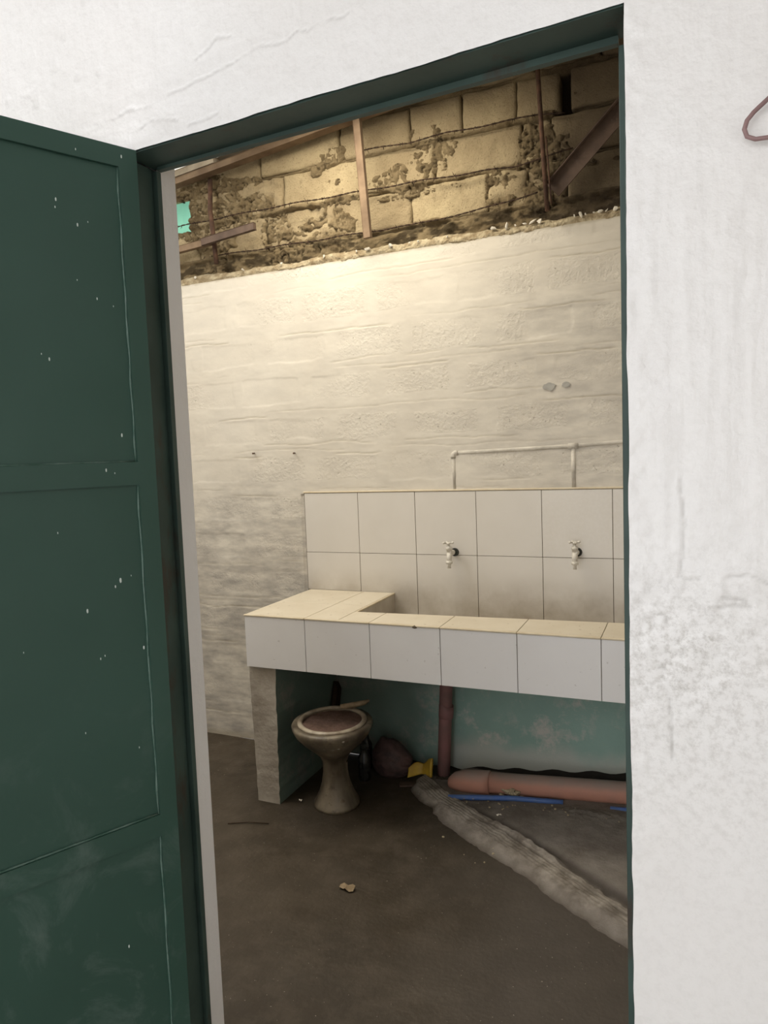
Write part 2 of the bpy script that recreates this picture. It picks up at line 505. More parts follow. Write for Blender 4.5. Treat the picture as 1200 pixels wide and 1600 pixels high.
CRACKS = [
    [(0.80, 2.150), (0.93, 2.150), (0.99, 2.163), (1.06, 2.168), (1.13, 2.185), (1.22, 2.192), (1.32, 2.196)],
    [(1.03, 2.205), (1.07, 2.222), (1.105, 2.226)],
    [(0.90, 2.118), (0.95, 2.122), (0.99, 2.119)], [(1.01, 2.102), (1.07, 2.105)],
    [(1.55, 2.19), (1.62, 2.197), (1.66, 2.196)],
    [(1.795, 1.470), (1.795, 1.36), (1.792, 1.335), (1.818, 1.332)], [(1.850, 1.335), (1.875, 1.337), (1.91, 1.322), (1.94, 1.302)],
    [(1.765, 1.28), (1.773, 1.275), (1.775, 1.262)], [(1.76, 1.205), (1.772, 1.205), (1.768, 1.185), (1.776, 1.152), (1.782, 1.12), (1.782, 1.075)],
    [(1.84, 1.292), (1.88, 1.295)], [(1.84, 1.302), (1.87, 1.300)],
]


def front_h(x, z):
    h = 0.0030 * (fbm(x * 6, z * 6, 3, 4) - 0.5) + 0.0016 * (fbm(x * 30, z * 30, 5, 3) - 0.5)
    rgh = np.exp(-((x - 1.79) / 0.12) ** 2 - ((z - 1.235) / 0.09) ** 2)
    h = h + rgh * 0.006 * (fbm(x * 45, z * 45, 9, 4) - 0.5)
    edge = np.exp(-((x - 1.735) / 0.03) ** 2)
    h = h + edge * 0.004 * (fbm(x * 50, z * 35, 29, 3) - 0.5)
    strk = sstep(1.28, 1.40, z) * sstep(2.0, 1.75, z) * sstep(1.72, 1.76, x)
    h = h + strk * 0.0016 * (fbm(x * 70, z * 4, 13, 3) - 0.5) + sstep(1.9, 1.4, z) * 0.0012 * (fbm(x * 24, z * 24, 15, 4) - .5)
    trow = sstep(2.19, 2.12, z) * sstep(1.65, 0.9, x)
    h = h + trow * 0.004 * (fbm(x * 9, z * 26, 11, 4) - 0.5)
    crack = np.zeros_like(x)
    wob = 0.016 * (fbm(x * 26, z * 26, 21, 4) - 0.5)
    for c in CRACKS:
        d = polydist(x + wob, z + wob * 1.2, c)
        g = np.exp(-(d / (0.0011 + 0.0016 * vnoise(x * 25, z * 25, 33))) ** 2)
        crack = np.maximum(crack, g * sstep(0.15, 0.45, vnoise(x * 22, z * 22, 31)))
    dents = sstep(0.80, 0.90, vnoise(x * 38, z * 38, 35)) * sstep(0.55, 0.75, vnoise(x * 5, z * 5, 37))
    h = h - 0.0008 * dents
    crack = np.maximum(crack, dents * 0.15)
    h = h - 0.0022 * crack
    h = h + 0.0016 * sstep(2.196, 2.17, z + 0.02 * (fbm(x * 5, z * 0, 8, 3) - 0.5) - 0.10 * (x - 1.0)) * sstep(1.7, 1.3, x)
    grime = 0.5 * rgh + 0.30 * np.exp(-((x - 1.80) / 0.18) ** 2 - ((z - 1.12) / 0.16) ** 2) + 0.10
    return h, crack, grime


def build_front():
    co, qs, cr, gr = [], [], [], []
    off = 0

    def patch(X, Z):
        nonlocal off
        h, c, g = front_h(X, Z)
        P = np.stack([X, YF - h, Z], -1).reshape(-1, 3)
        co.append(P); cr.append(c.ravel()); gr.append(g.ravel())
        qs.append(quads_of(*X.shape, off)); off += len(P)

    step = 0.0032
    # left of the opening, right of it, above it
    X, Z = np.meshgrid(np.linspace(0.10, XL, 60), np.linspace(0, 2.078, 100)); patch(X, Z)
    xs = np.concatenate([np.arange(0, 0.27, step), np.linspace(0.272, 1.9, 60)])
    zs = np.concatenate([np.linspace(0, 0.4, 12)[:-1], np.arange(0.4, 2.25, step), np.linspace(2.25, 3.3, 16)])
    X, Z = np.meshgrid(xs, zs)
    X = X + XR + np.exp(-X / 0.01) * 0.004 * (fbm(Z * 14, Z * 0, 41, 3) - 0.5); patch(X, Z)
    xs = np.arange(0.10, XR + step, step); xs[-1] = XR
    t = np.concatenate([np.linspace(0, 0.36, 112)[:-1], np.linspace(0.36, 1.19, 20)])
    X, T = np.meshgrid(xs, t)
    Z = ztop(X) + T + np.exp(-T / 0.01) * 0.005 * (fbm(X * 12, X * 0, 43, 3) - 0.5); patch(X, Z)
    co = np.concatenate(co); qs = np.concatenate(qs); cr = np.concatenate(cr); gr = np.concatenate(gr)
    # body behind the plaster skin: boxes
    bm = bmesh.new()
    add_box(bm, (0.10, YF + .006, 0), (XL - .012, YS + .0125, 2.078)); add_box(bm, (0.10, YS + .0125, 0), (XLB, YB, 3.3)); add_box(bm, (0.10, YF + .008, 2.100), (XLB, YS + .0125, 3.3)); add_box(bm, (XRB + 0.02, YF + .008, 0), (3.6, YB, 3.3))
    for y0_, y1_, up_ in ((YF + .008, YS + .012, .0125), (YS + .012, YB, .034)):
        vs = add_box(bm, (XLB, y0_, 2.10), (XRB + 0.02, y1_, 3.3))
        for v in vs:
            if v.co.z < 2.2: v.co.z = ztop(v.co.x) + up_
    tmp = bpy.data.meshes.new('tmp'); bm.to_mesh(tmp); bm.free()
    n = len(tmp.vertices)
    bc = np.empty(n * 3, np.float32); tmp.vertices.foreach_get('co', bc)
    bq = [list(p.vertices) for p in tmp.polygons]
    qs = np.concatenate([qs, np.array(bq, np.int64) + len(co)])
    co = np.concatenate([co, bc.reshape(-1, 3)])
    z0 = np.zeros(n); cr = np.concatenate([cr, z0]); gr = np.concatenate([gr, z0])
    me = fast_mesh('wall_front', co, qs, attr={'crack': cr, 'grime': gr})
    o = link('wall_front', me, M['white_wall_paint'])
    sm = [True] * (len(qs) - len(bq)) + [False] * len(bq)
    me.polygons.foreach_set('use_smooth', sm)
    return o


wall_front = build_front()
tag(wall_front, 'white painted plaster wall around the open doorway, cracked above the head', None, None, 'structure')

# door frame: green steel, rebated
frame = empty('trim_1', (1.30, -2.06, 0)); tag(frame, 'dark green rebated door frame lining the doorway', kind='structure')


def sloped_box(bm, x0, x1, y0, y1, zb, zt):
    vs = add_box(bm, (x0, y0, 0), (x1, y1, 1), 0)
    for v in vs: v.co.z = (zt if v.co.z > 0.5 else zb)(v.co.x)
    return vs


bm = bmesh.new(); add_box(bm, (XL - .010, YF + .004, 0), (0.862, YS + .012, 2.078), .0015); bm_obj('jamb', bm, M['green_frame_paint'], frame)
bm = bmesh.new(); add_box(bm, (0.8625, YS, 0), (0.8745, YS + .012, 2.0725), .0005); bm_obj('door_stop', bm, M['green_frame_paint'], frame)
bm = bmesh.new(); add_box(bm, (XR - .0015, YF + .006, 0), (XR + .010, YS + .012, 2.096), .001); bm_obj('jamb', bm, M['green_frame_paint'], frame)
bm = bmesh.new(); add_box(bm, (1.7128, YS, 0), (XR - .002, YS + .012, 2.090), .001); bm_obj('door_stop', bm, M['green_frame_paint'], frame)
bm = bmesh.new(); sloped_box(bm, 0.8625, XR - .002, YF + .004, YS + .012, lambda x: ztop(x) - .001, lambda x: ztop(x) + .012); bm_obj('head', bm, M['green_frame_paint'], frame)
bm = bmesh.new(); sloped_box(bm, 0.875, 1.7125, YS, YS + .012, lambda x: 2.0737 + .0243 * (x - .905), lambda x: ztop(x) - .0015); bm_obj('door_stop', bm, M['green_frame_paint'], frame)

# door leaf (steel, green, opened towards the camera)
HX, HY = 0.893, -2.100
TH = math.radians(-115.3)
DS = Vector((math.cos(TH), math.sin(TH), 0)); DN = Vector((-math.sin(TH), math.cos(TH), 0))
door = empty('door_1', (HX, HY, 0)); tag(door, 'dark green panelled metal door swung open into the near room', kind='structure')


def leaf(s, z, t): return Vector((HX, HY, 0)) + DS * s + DN * t + Vector((0, 0, z))


def leaf_box(name, s0, s1, z0, z1, t0, t1, mat, bevel=0.0, parent=door):
    bm = bmesh.new()
    vs = add_box(bm, (s0, t0, z0), (s1, t1, z1), bevel)
    for v in bm.verts:
        s, t, z = v.co; v.co = leaf(s, z, t)
    return bm_obj(name, bm, M[mat], parent)


W = 0.80; S0 = 0.003
leaf_box('stile', S0, 0.0370, 0.02, 2.080, -.003, 0, 'green_door_paint')
leaf_box('stile', W - .037, W, 0.02, 2.080, -.026, 0, 'green_door_paint')
for z0, z1 in ((2.0446, 2.080), (1.480, 1.5218), (0.8088, 0.851), (0.02, 0.06)):
    leaf_box('rail', 0.0370, W - .0370, z0, z1, -.026, 0, 'green_door_paint')
for z0, z1 in ((1.5220, 2.0444), (0.8512, 1.4798), (0.0602, 0.8086)):
    pn = leaf_box('panel', 0.0372, W - .0372, z0, z1, -.020, -.007, 'green_door_paint')
    # bead on the panel's hinge side and foot, paler to paint an edge highlight
    bm = bmesh.new()
    a = .0030
    for seg in range(1):
        add_tube(bm, [leaf(.0375 + .0010 * math.sin(q * 2.1), z0 + (z1 - z0) * q / 14, -.0055) for q in range(15)], [a * (0.55 + 0.35 * math.sin(q * 1.3) ** 2) for q in range(15)], 6)
    bm_obj('highlight_bead', bm, M['highlight_green_paint'], pn)
    bm = bmesh.new()
    add_tube(bm, [leaf(.040 + (W - .08) * q / 20, z0 + .0008, -.0055) for q in range(21)], a * 0.75, 6)
    bm_obj('highlight_bead', bm, M['highlight_green_paint'], pn)
bm = bmesh.new(); add_box(bm, (0, 0, 0), (1, 1, 1))
for v in bm.verts: v.co = leaf(0.012 + 0.025 * v.co.x, 0.021 + 2.058 * v.co.z, -.0245 + .021 * v.co.y)
bm_obj('stile_core', bm, M['green_frame_paint'], door)
# white paint drips on the leaf
bm = bmesh.new()
drips = [(.031, 2.0628, 8), (.110, 2.056, 5), (.146, 1.968, 8), (.148, 1.955, 5), (.113, 1.932, 8), (.095, 1.940, 4), (.088, 1.810, 6), (.120, 1.838, 4),
         (.060, 1.800, 4), (.175, 1.70, 8), (.187, 1.708, 4), (.060, 1.571, 9), (.095, 1.509, 8), (.080, 1.503, 4), (.182, 1.405, 5), (.080, 1.308, 12), (.090, 1.298, 7),
         (.060, 1.314, 4), (.142, 1.262, 10), (.250, 1.21, 4), (.125, 1.172, 6), (.117, 1.176, 5), (.045, 1.176, 9), (.110, .62, 8), (.16, 1.045, 5), (.066, .99, 5)]
for s, z, r in drips:
    r *= .00046
    res = bmesh.ops.create_icosphere(bm, subdivisions=1, radius=1.0)
    deep = -.007 if s > .037 and not (1.48 < z < 1.522) and z < 2.0446 else 0.0
    for v in res['verts']:
        c = v.co; v.co = leaf(s + c.x * r * .42, z + c.y * r, deep + c.z * .0008)
tag(bm_obj('paint_drips', bm, M['white_paint_drip'], door), kind='stuff')

# wire clothes hanger on the near wall, only its left corner in view
hanger = empty('wire_hanger', (2.07, -2.115, 1.90)); tag(hanger, 'pinkish wire clothes hanger hung on the white wall at the picture\'s right edge', 'hanger')
yh = -2.113
pts = [(2.07, 2.085), (1.895, 1.9395), (1.880, 1.9275), (1.8725, 1.919), (1.8695, 1.909), (1.8725, 1.8995), (1.882, 1.8945), (1.900, 1.8935), (2.07, 1.893), (2.24, 1.8935), (2.258, 1.8945), (2.2675, 1.8995), (2.2705, 1.909), (2.2675, 1.919), (2.26, 1.9275), (2.245, 1.9395), (2.07, 2.085)]
tube_obj('frame_wire', [(x, yh, z) for x, z in pts], .0029, M['pink_wire'], hanger, 8)
hk = [(2.07, 2.085), (2.07, 2.12)] + [(2.07 + .022 * math.sin(a) , 2.142 - .022 * math.cos(a)) for a in np.linspace(0.2, 4.3, 10)]
tube_obj('hook', [(x, yh, z) for x, z in hk], .0027, M['pink_wire'], hanger, 8)
nail = tube_obj('wall_nail', [(2.07, -2.095, 2.160), (2.07, -2.135, 2.163)], .0025, M['rusty_steel'], None, 8)
tag(nail, 'small nail carrying the wire hanger on the white wall', 'nail')

# ------------------------------------------------------------------ floors
def floor_h(x, y):
    h = 0.006 * (fbm(x * 3, y * 3, 51, 4) - 0.5)
    return h


X, Yg = np.meshgrid(np.linspace(-1.5, 2.5, 120), np.linspace(-2.10, 0.06, 90))
me = fast_mesh('floor', np.stack([X, Yg, floor_h(X, Yg)], -1).reshape(-1, 3), quads_of(*X.shape))
floor = link('floor', me, M['dirty_concrete_floor'], None, True); tag(floor, 'dirty brown concrete floor of the back room', kind='structure')
bm = bmesh.new(); add_box(bm, (-1.5, -7.0, -.10), (5.0, -2.101, 0.0))
tag(bm_obj('floor_1', bm, M['near_floor']), 'grey concrete floor of the near room before the doorway', kind='structure')

o = box_obj('wall_near_side_blocker', (2.9, -5.2, 0), (3.0, -2.101, 3.3), M['white_wall_paint']); tag(o, 'unseen right side wall added to the near room to narrow its daylight', kind='structure')  # unseen wall, added to narrow the daylight entering the doorway
o = box_obj('wall_near_blocker', (2.1, -5.2, 0), (2.9, -5.1, 3.3), M['near_floor']); tag(o, 'unseen wall added at the back of the near room to block daylight', kind='structure')  # unseen wall, added to keep doorway daylight off the toilet side
o = box_obj('ceiling_near', (-2.2, -5.2, 3.3), (3.0, -2.101, 3.4), M['near_floor']); tag(o, 'ceiling of the near room', kind='structure')

# mortar bed around the drain pipe with a trowelled ridge along its edge
RA = [(0.62, -0.16), (0.80, -0.32), (1.10, -0.52), (1.40, -0.74), (1.70, -0.96), (2.10, -1.25), (2.4, -1.46)]


def ridge_line(x): return np.interp(x, [a for a, b in RA], [b for a, b in RA])


X, T = np.meshgrid(np.arange(0.52, 2.38, 0.0065), np.linspace(0, 1, 190))
low = ridge_line(X) - 0.26
Yg = low + (0.02 - low) * T
nz1 = fbm(X * 6, Yg * 6, 63, 3) - 0.5; nz2 = fbm(X * 22, Yg * 22, 64, 4) - 0.5
d = (Yg - ridge_line(X)) * 0.80                  # signed distance across the ridge
dw = d + 0.05 * (fbm(X * 2.5, Yg * 2.5, 62, 2) - .5) + 0.014 * nz2
cap = np.hypot(X - 0.80, (Yg + 0.22) * 1.0)      # rounded start by the drain pipe
mask = sstep(-0.15, -0.05, dw) * np.maximum(sstep(0.74, 0.84, X + 0.03 * nz2), sstep(0.185, 0.14, cap + 0.04 * nz2))
rid = sstep(-0.125, -0.04, dw) * sstep(0.058, 0.028, d + 0.012 * nz1)
bed = sstep(0.02, 0.06, dw) * (0.010 + 0.032 * sstep(0.9, 1.6, X))
lines = np.sin((d + 0.006 * nz1) * 420) * 0.5 + 0.5
gro = np.exp(-((d + 0.012 * nz1 - 0.058) / 0.021) ** 2) + 0.55 * np.exp(-((d + 0.02 * nz1 - 0.010) / 0.005) ** 2)
gro = gro * sstep(0.85, 1.05, X)
H = -0.012 + mask * (0.016 + 0.026 * rid + bed + 0.004 * nz2 + rid * (0.0035 * (lines - .5) * sstep(-0.07, -0.01, d) + 0.012 * nz2) - 0.012 * gro)
fade = mask
tone = np.clip(0.25 + 1.1 * (fbm(X * 5, Yg * 5, 73, 4) - 0.25) + 0.5 * sstep(-0.06, 0.0, d) * (lines > .6), 0, 1)
rid = rid * tone * sstep(-0.14, -0.05, dw)
near_pipe = np.exp(-((X - 1.42) / 0.16) ** 2 - ((Yg + 0.30) / 0.035) ** 2)
H = H + 0.022 * near_pipe * (fbm(X * 45, Yg * 45, 71, 3) - 0.2)
me = fast_mesh('mortar_bed', np.stack([X, Yg, H], -1).reshape(-1, 3), quads_of(*X.shape),
               attr={'ridge': (rid * fade).ravel(), 'blend': sstep(0.15, 0.95, mask).ravel(), 'groove': np.clip(gro * 0.8, 0, 1).ravel() * (fade.ravel())})
bed_o = link('mortar_bed', me, M['mortar_bed'], floor, True); tag(bed_o, 'grey mortar bed with a trowelled diagonal ridge')
bm = bmesh.new()
for q in range(60):
    x = random.uniform(0.9, 1.58); y = -0.30 + random.uniform(-.05, .02) if q < 40 else random.uniform(-.75, -.35)
    r = random.uniform(.002, .006)
    res = bmesh.ops.create_icosphere(bm, subdivisions=1, radius=r)
    zz = 0.045 if y > -.36 else 0.02
    for v in res['verts']: v.co = Vector((v.co.x * random.uniform(.7, 1.3) + x, v.co.y + y, v.co.z * .7 + zz - (0.02 if x < 1.1 else 0)))
tag(bm_obj('mortar_crumbs', bm, M['ledge_mortar'], floor), kind='stuff')

# ------------------------------------------------------------------ back wall, lower painted part
ZP = 2.462                       # upper edge of the paint
YW = 0.008


def back_h(x, z):
    # distance to the bed joint, with the mortar smeared wide over it
    k = (2.565 - z) / 0.2
    row = np.floor(k)
    fz = (k - row) * 0.2
    dz = np.minimum(fz, 0.2 - fz)
    wav = 0.035 * (fbm(x * 3.5, row * 7.7, 81, 3) - 0.5) + 0.02 * (fbm(x * 16, z * 16, 83, 3) - 0.5)
    bedm = sstep(0.046, 0.036, dz + wav)
    off = np.where(row % 2 == 0, 0.0, 0.2) + 0.06 * np.sin(row * 3.3)
    fx = ((x + 5 + off) / 0.4) % 1.0 * 0.4
    dx = np.minimum(fx, 0.4 - fx)
    perp = sstep(0.045, 0.028, dx + wav * 1.3)
    sm = np.maximum(bedm, perp * 0.9)
    pit = (1 - sm) * (0.12 + 0.88 * sstep(0.38, 0.60, fbm(x * 2.3, z * 3.1, 84, 3)))
    h = 0.0017 * sm * (0.4 + fbm(x * 2.5, z * 2.5, 85, 3)) + 0.004 * (fbm(x * 2, z * 3, 87, 4) - 0.5)
    h = h + pit * 0.0022 * (fbm(x * 85, z * 85, 89, 2) - 0.5)
    # ragged trowel lines beside the bed joints
    crack = np.zeros_like(x)
    for s, amp, sd in ((0.030, 1.0, 91), (-0.026, 0.7, 93), (0.004, 0.5, 95)):
        zz = np.where(fz < 0.1, fz, fz - 0.2)
        line = s + 0.030 * (fbm(x * 5, np.round(k) * 5.1 + 0 * x, sd, 4) - 0.5)
        gate = sstep(0.50, 0.60, fbm(x * 3, np.round(k) * 9.3 + 0 * x, sd + 1, 2))
        crack = np.maximum(crack, amp * gate * np.exp(-((zz - line) / 0.0028) ** 2))
        h = h + 0.0011 * amp * gate * sstep(line - 0.001, line + 0.001, zz) * sstep(line + 0.03, line, zz)
    h = h - 0.0022 * crack
    h = h + 0.0014 * (fbm(x * 22, z * 40, 97, 3) - 0.5) * sm
    stain = 0.22 + 0.75 * sstep(1.5, 1.15, z + 0.2 * (fbm(x * 3, z * 3, 99, 3) - .5)) * sstep(0.25, -0.05, x) + 0.6 * sstep(0.95, 0.7, z) + 0.35 * sstep(0.75, 1.3, x) * sstep(2.35, 2.1, z)
    stain = stain + 0.35 * crack
    edge = sstep(ZP - 0.012, ZP, z + 0.012 * (fbm(x * 30, x * 0, 101, 3) - 0.5)) * 0.5 + 0.55 * crack
    floorg = 0.5 * sstep(0.05, 0.0, z)
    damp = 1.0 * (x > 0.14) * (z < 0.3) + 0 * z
    return h, np.clip(pit, 0, 1), np.clip(stain, 0, 1), np.clip(edge + floorg, 0, 1), damp


def build_back():
    co, qs, A = [], [], {'pit': [], 'stain': [], 'edge': [], 'damp': []}
    off = 0
    for xs, zs in ((np.arange(-0.86, 1.70, .0045), np.linspace(1.30, ZP, 262)),
                   (np.arange(-0.86, 0.06, .0055), np.linspace(0.0, 1.30, 236)),
                   (np.linspace(0.0545, 2.4, 60), np.linspace(0.0, 1.30, 40)),
                   (np.linspace(1.696, 2.4, 20), np.linspace(1.30, ZP, 40)),
                   (np.linspace(-1.5, -0.86, 20), np.linspace(0, ZP, 60))):
        X, Z = np.meshgrid(xs, zs)
        h, pit, st, ed, dm = back_h(X, Z)
        flat = (Z < 1.335) & (X > -.02)
        h = np.where(flat, -0.004, h)
        P = np.stack([X, YW - h, Z], -1).reshape(-1, 3)
        co.append(P); qs.append(quads_of(*X.shape, off)); off += len(P)
        for kk, v in (('pit', pit), ('stain', st), ('edge', ed), ('damp', dm)): A[kk].append(v.ravel())
    me = fast_mesh('wall_back', np.concatenate(co), np.concatenate(qs), attr={k_: np.concatenate(v) for k_, v in A.items()})
    return link('wall_back', me, M['cream_painted_block'], None, True)


wall_back = build_back()
tag(wall_back, 'back wall of cream painted block work with bare blocks along its top', kind='structure')

# ------------------------------------------------------------------ back wall, bare blocks above
YU = 0.030                       # face of the bare blocks
BEDS = [2.572, 2.752, 2.932, 3.112, 3.292]
JO = {0: [-1.25, -0.95, -0.58, -0.165, 0.228, 0.622, 0.985, 1.16, 1.33, 1.72, 2.1, 2.4],
      1: [-1.25, -0.632, -0.455, -0.058, 0.360, 0.742, 1.142, 1.265, 1.62, 2.0, 2.4],
      2: [-1.25, -0.85, -0.50, -0.185, 0.262, 0.624, 0.874, 1.118, 1.305, 1.345, 1.72, 2.05, 2.4],
      3: [-1.25, -0.85, -0.42, -0.02, 0.40, 0.80, 1.20, 1.470, 1.85, 2.4]}


def make_block(x0, x1, z0, z1, seed, rough, depth):
    nx = max(6, int((x1 - x0) / 0.012)); nz = 15
    u = np.linspace(0, 1, nx); v = np.linspace(0, 1, nz)
    eu, ev = .003 / (x1 - x0), .003 / (z1 - z0)
    u = np.sort(np.concatenate([u, [eu, 1 - eu]])); v = np.sort(np.concatenate([v, [ev, 1 - ev]])); nx += 2; nz += 2
    U, V = np.meshgrid(u, v)
    X = x0 + (x1 - x0) * U; Z = z0 + (z1 - z0) * V
    ex = np.minimum(U, 1 - U) * (x1 - x0); ez = np.minimum(V, 1 - V) * (z1 - z0)
    e = np.minimum(ex, ez)
    ragged = 0.010 * fbm(X * 30, Z * 30, seed, 3)
    h = -0.016 * sstep(0.003 + ragged * .6, 0.0, e) ** 1.5
    h = h + 0.004 * (fbm(X * 20, Z * 20, seed + 1, 4) - 0.5) + rough * 0.05 * (fbm(X * 17, Z * 17, seed + 2, 4) - 0.52)
    h = h - rough * 0.02 * sstep(0.55, 0.7, vnoise(X * 30, Z * 30, seed + 4))
    jx = 0.006 * (vnoise(X * 25, Z * 25, seed + 5) - 0.5) * (e < 0.02); jz = 0.008 * (vnoise(X * 22, Z * 22, seed + 6) - 0.5) * (e < 0.02)
    front = np.stack([X + jx, YU - depth - h, Z + jz], -1).reshape(-1, 3)
    # side skirt back into the mortar
    rim = np.concatenate([np.arange(nx), np.arange(1, nz) * nx + nx - 1, (nz - 1) * nx + np.arange(nx - 2, -1, -1), np.arange(nz - 2, 0, -1) * nx])
    back = front[rim].copy(); back[:, 1] = YU + 0.09
    n0 = len(front); m = len(rim)
    sq = [(rim[i], n0 + i, n0 + (i + 1) % m, rim[(i + 1) % m]) for i in range(m)]
    return fast_mesh('block', np.concatenate([front, back]), np.concatenate([quads_of(nz, nx), np.array(sq)]))


for r, xs in JO.items():
    z0, z1 = BEDS[r] + .004, BEDS[r + 1] - .008
    for i, (a, b) in enumerate(zip(xs[:-1], xs[1:])):
        if r == 1 and i == 0: continue            # gap closed by the mint sheet
        if r == 2 and abs(a - 1.305) < .01: continue   # hole in the block work
        mid = (a + b) / 2
        rough = 0.12
        if r == 1 and -.3 > mid > -.4 or r == 1 and abs(mid + .256) < .02: rough = 0.75
        if r == 0 and -0.2 < mid < 0.25: rough = 0.7
        if r == 0 and mid < -.3: rough = 0.35
        if r in (0, 1) and 0.95 < mid < 1.3: rough = 0.6
        if r == 2 and -.5 < mid < -.1: rough = .3
        gap = random.choice((.0012, .0015, .0045))
        me = make_block(a + gap, b - gap, z0, z1, 200 + r * 31 + i, rough, random.uniform(-.004, .004))
        link('block', me, M['bare_concrete_block'], wall_back, True)

# mortar behind and squeezed out of the joints
X, Z = np.meshgrid(np.arange(-1.25, 1.72, .0055), np.arange(ZP - 0.01, 3.25, .0050))
hole = (X < -0.636) & (Z > 2.742) & (Z < 2.90)
h = -0.035 + 0.012 * (fbm(X * 20, Z * 20, 301, 4) - 0.5)
for b in BEDS:
    wv = 0.03 * (fbm(X * 4, X * 0 + b * 9, 303, 3) - 0.42)
    lump = fbm(X * 13, Z * 13 + b, 305, 4)
    dz = np.abs(Z - b - wv * .5)
    amt = sstep(0.42, 0.62, fbm(X * 3.2, X * 0 + b * 5, 307, 3))
    sq = sstep(0.012 + 0.034 * lump * amt, 0.0, dz)
    h = np.maximum(h, -0.034 + sq * (0.022 + 0.058 * amt * lump + 0.012 * (fbm(X * 50, Z * 50, 306, 3) - .5)))
# crumbling bottom course just above the paint
base = sstep(2.585, 2.555, Z + 0.05 * (fbm(X * 6, Z * 6, 309, 3) - 0.5))
h = np.maximum(h, -0.035 + base * (0.010 + 0.055 * fbm(X * 16, Z * 26, 311, 5)))
rub = sstep(0.55, 0.66, fbm(X * 4, Z * 5, 313, 4)) * (Z < 3.0)
for cx, cz, rx, rz in ((-0.28, 2.80, .20, .07), (-0.10, 2.66, .13, .09), (-0.36, 2.93, .20, .035), (0.10, 2.62, .09, .08), (1.05, 2.66, .10, .10), (1.18, 2.83, .06, .10), (1.22, 2.60, .10, .07), (0.25, 2.745, .14, .028), (0.66, 2.715, .22, .024), (-0.60, 2.93, .10, .05)):
    g = 1 - np.hypot((X - cx) / rx, (Z - cz) / rz) + 0.9 * (fbm(X * 18, Z * 18, 319, 4) - 0.5)
    rub = np.maximum(rub, sstep(0.0, 0.18, g))
def billow(f, sd): return np.sqrt(np.abs(2 * vnoise(X * f, Z * f, sd) - 1))
crumb = 0.45 * billow(34, 315) * 0.8 + 0.35 * billow(62, 316) * 0.8 + 0.20 * fbm(X * 12, Z * 12, 318, 2)
h = np.maximum(h, -0.035 + rub * (0.032 + 0.060 * (crumb - .32)))
fis = np.exp(-((fbm(X * 9, Z * 9, 331, 4) - 0.5) / 0.008) ** 2) * rub
h = h - 0.03 * fis
h = np.where((X > 1.285) & (X < 1.36) & (Z > 2.86) & (Z < 3.08), -0.09 + 0.02 * fbm(X * 30, Z * 30, 317, 3), h)
deep = np.maximum(sstep(-0.018, -0.031, h), 0.8 * fis)
deep = np.maximum(deep, base * 0.85 * sstep(0.52, 0.40, fbm(X * 15, Z * 34, 335, 4)))
deep = np.maximum(deep, rub * 0.85 * sstep(0.40, 0.24, crumb))
nx = X.shape[1]; q = quads_of(*X.shape)
keep = ~hole.ravel()[q].any(1)
me = fast_mesh('mortar', np.stack([X, YU - h, Z], -1).reshape(-1, 3), q[keep], attr={'deep': deep.ravel()})
o = link('mortar', me, M['crumbling_mortar'], wall_back, False); tag(o, 'dark crumbling mortar between the bare blocks', kind='stuff')

# rough ledge where the paint stops
us = np.arange(-0.90, 1.75, .006); prof = np.linspace(0, 1, 16)
U, P_ = np.meshgrid(us, prof)
ang = P_ * math.pi
lw = 0.018 + 0.012 * fbm(U * 9, U * 0, 321, 3)
Yl = 0.022 - np.sin(ang) * (0.018 + 0.010 * fbm(U * 14, P_ * 3, 323, 3)) + 0.012 * (fbm(U * 45, P_ * 8, 325, 4) - .5) + 0.016 * P_
Zl = ZP - 0.008 - 0.012 * (fbm(U * 10, U * 0, 327, 3) - .5) + (1 - np.cos(ang)) * lw + 0.010 * (fbm(U * 40, P_ * 8, 329, 4) - .5)
me = fast_mesh('mortar_ledge', np.stack([U, Yl, Zl], -1).reshape(-1, 3), quads_of(*U.shape))
tag(link('mortar_ledge', me, M['ledge_mortar'], wall_back, True), 'rough pale ledge where the paint stops')

# pale chips lying on the ledge
chips = [(0.17, .010), (0.345, .009), (0.405, .013), (0.52, .013), (0.615, .007), (0.66, .008), (0.80, .007), (1.01, .013), (1.07, .013), (1.11, .007), (1.15, .009), (1.185, .014), (1.215, .012),
         (1.36, .009), (1.385, .013), (1.405, .008), (1.44, .008), (1.465, .010), (1.49, .009), (1.525, .014), (-0.30, .011), (-0.07, .010), (-0.60, .009)]
ORD = 'first second third fourth fifth sixth seventh eighth ninth tenth eleventh twelfth thirteenth fourteenth fifteenth sixteenth seventeenth eighteenth nineteenth twentieth twenty-first twenty-second twenty-third'.split()
chips.sort()
for i, (x, r) in enumerate(chips):
    r *= (.85 if x < 1.3 else .72)
    bm = bmesh.new(); bmesh.ops.create_icosphere(bm, subdivisions=1, radius=r)
    rs = random.Random(i)
    ax = Vector((rs.uniform(.5, 1.0), rs.uniform(.4, .7), rs.uniform(.8, 1.6)))
    for v in bm.verts:
        n = 1 + rs.uniform(-.38, .30); v.co = Vector((v.co.x * ax.x * n, v.co.y * ax.y * n, v.co.z * ax.z * n))
    bmesh.ops.rotate(bm, verts=bm.verts, matrix=Matrix.Rotation(rs.uniform(0, 3), 3, 'Y'))
    o = bm_obj('plaster_chip', bm, M['plaster_chip'])
    o.location = (x, 0.001, ZP + 0.026 + r * .5)
    tag(o, 'small pale plaster chip on the ledge under the bare blocks, %s from the left' % ORD[i], 'chip', 'plaster chips on the ledge')

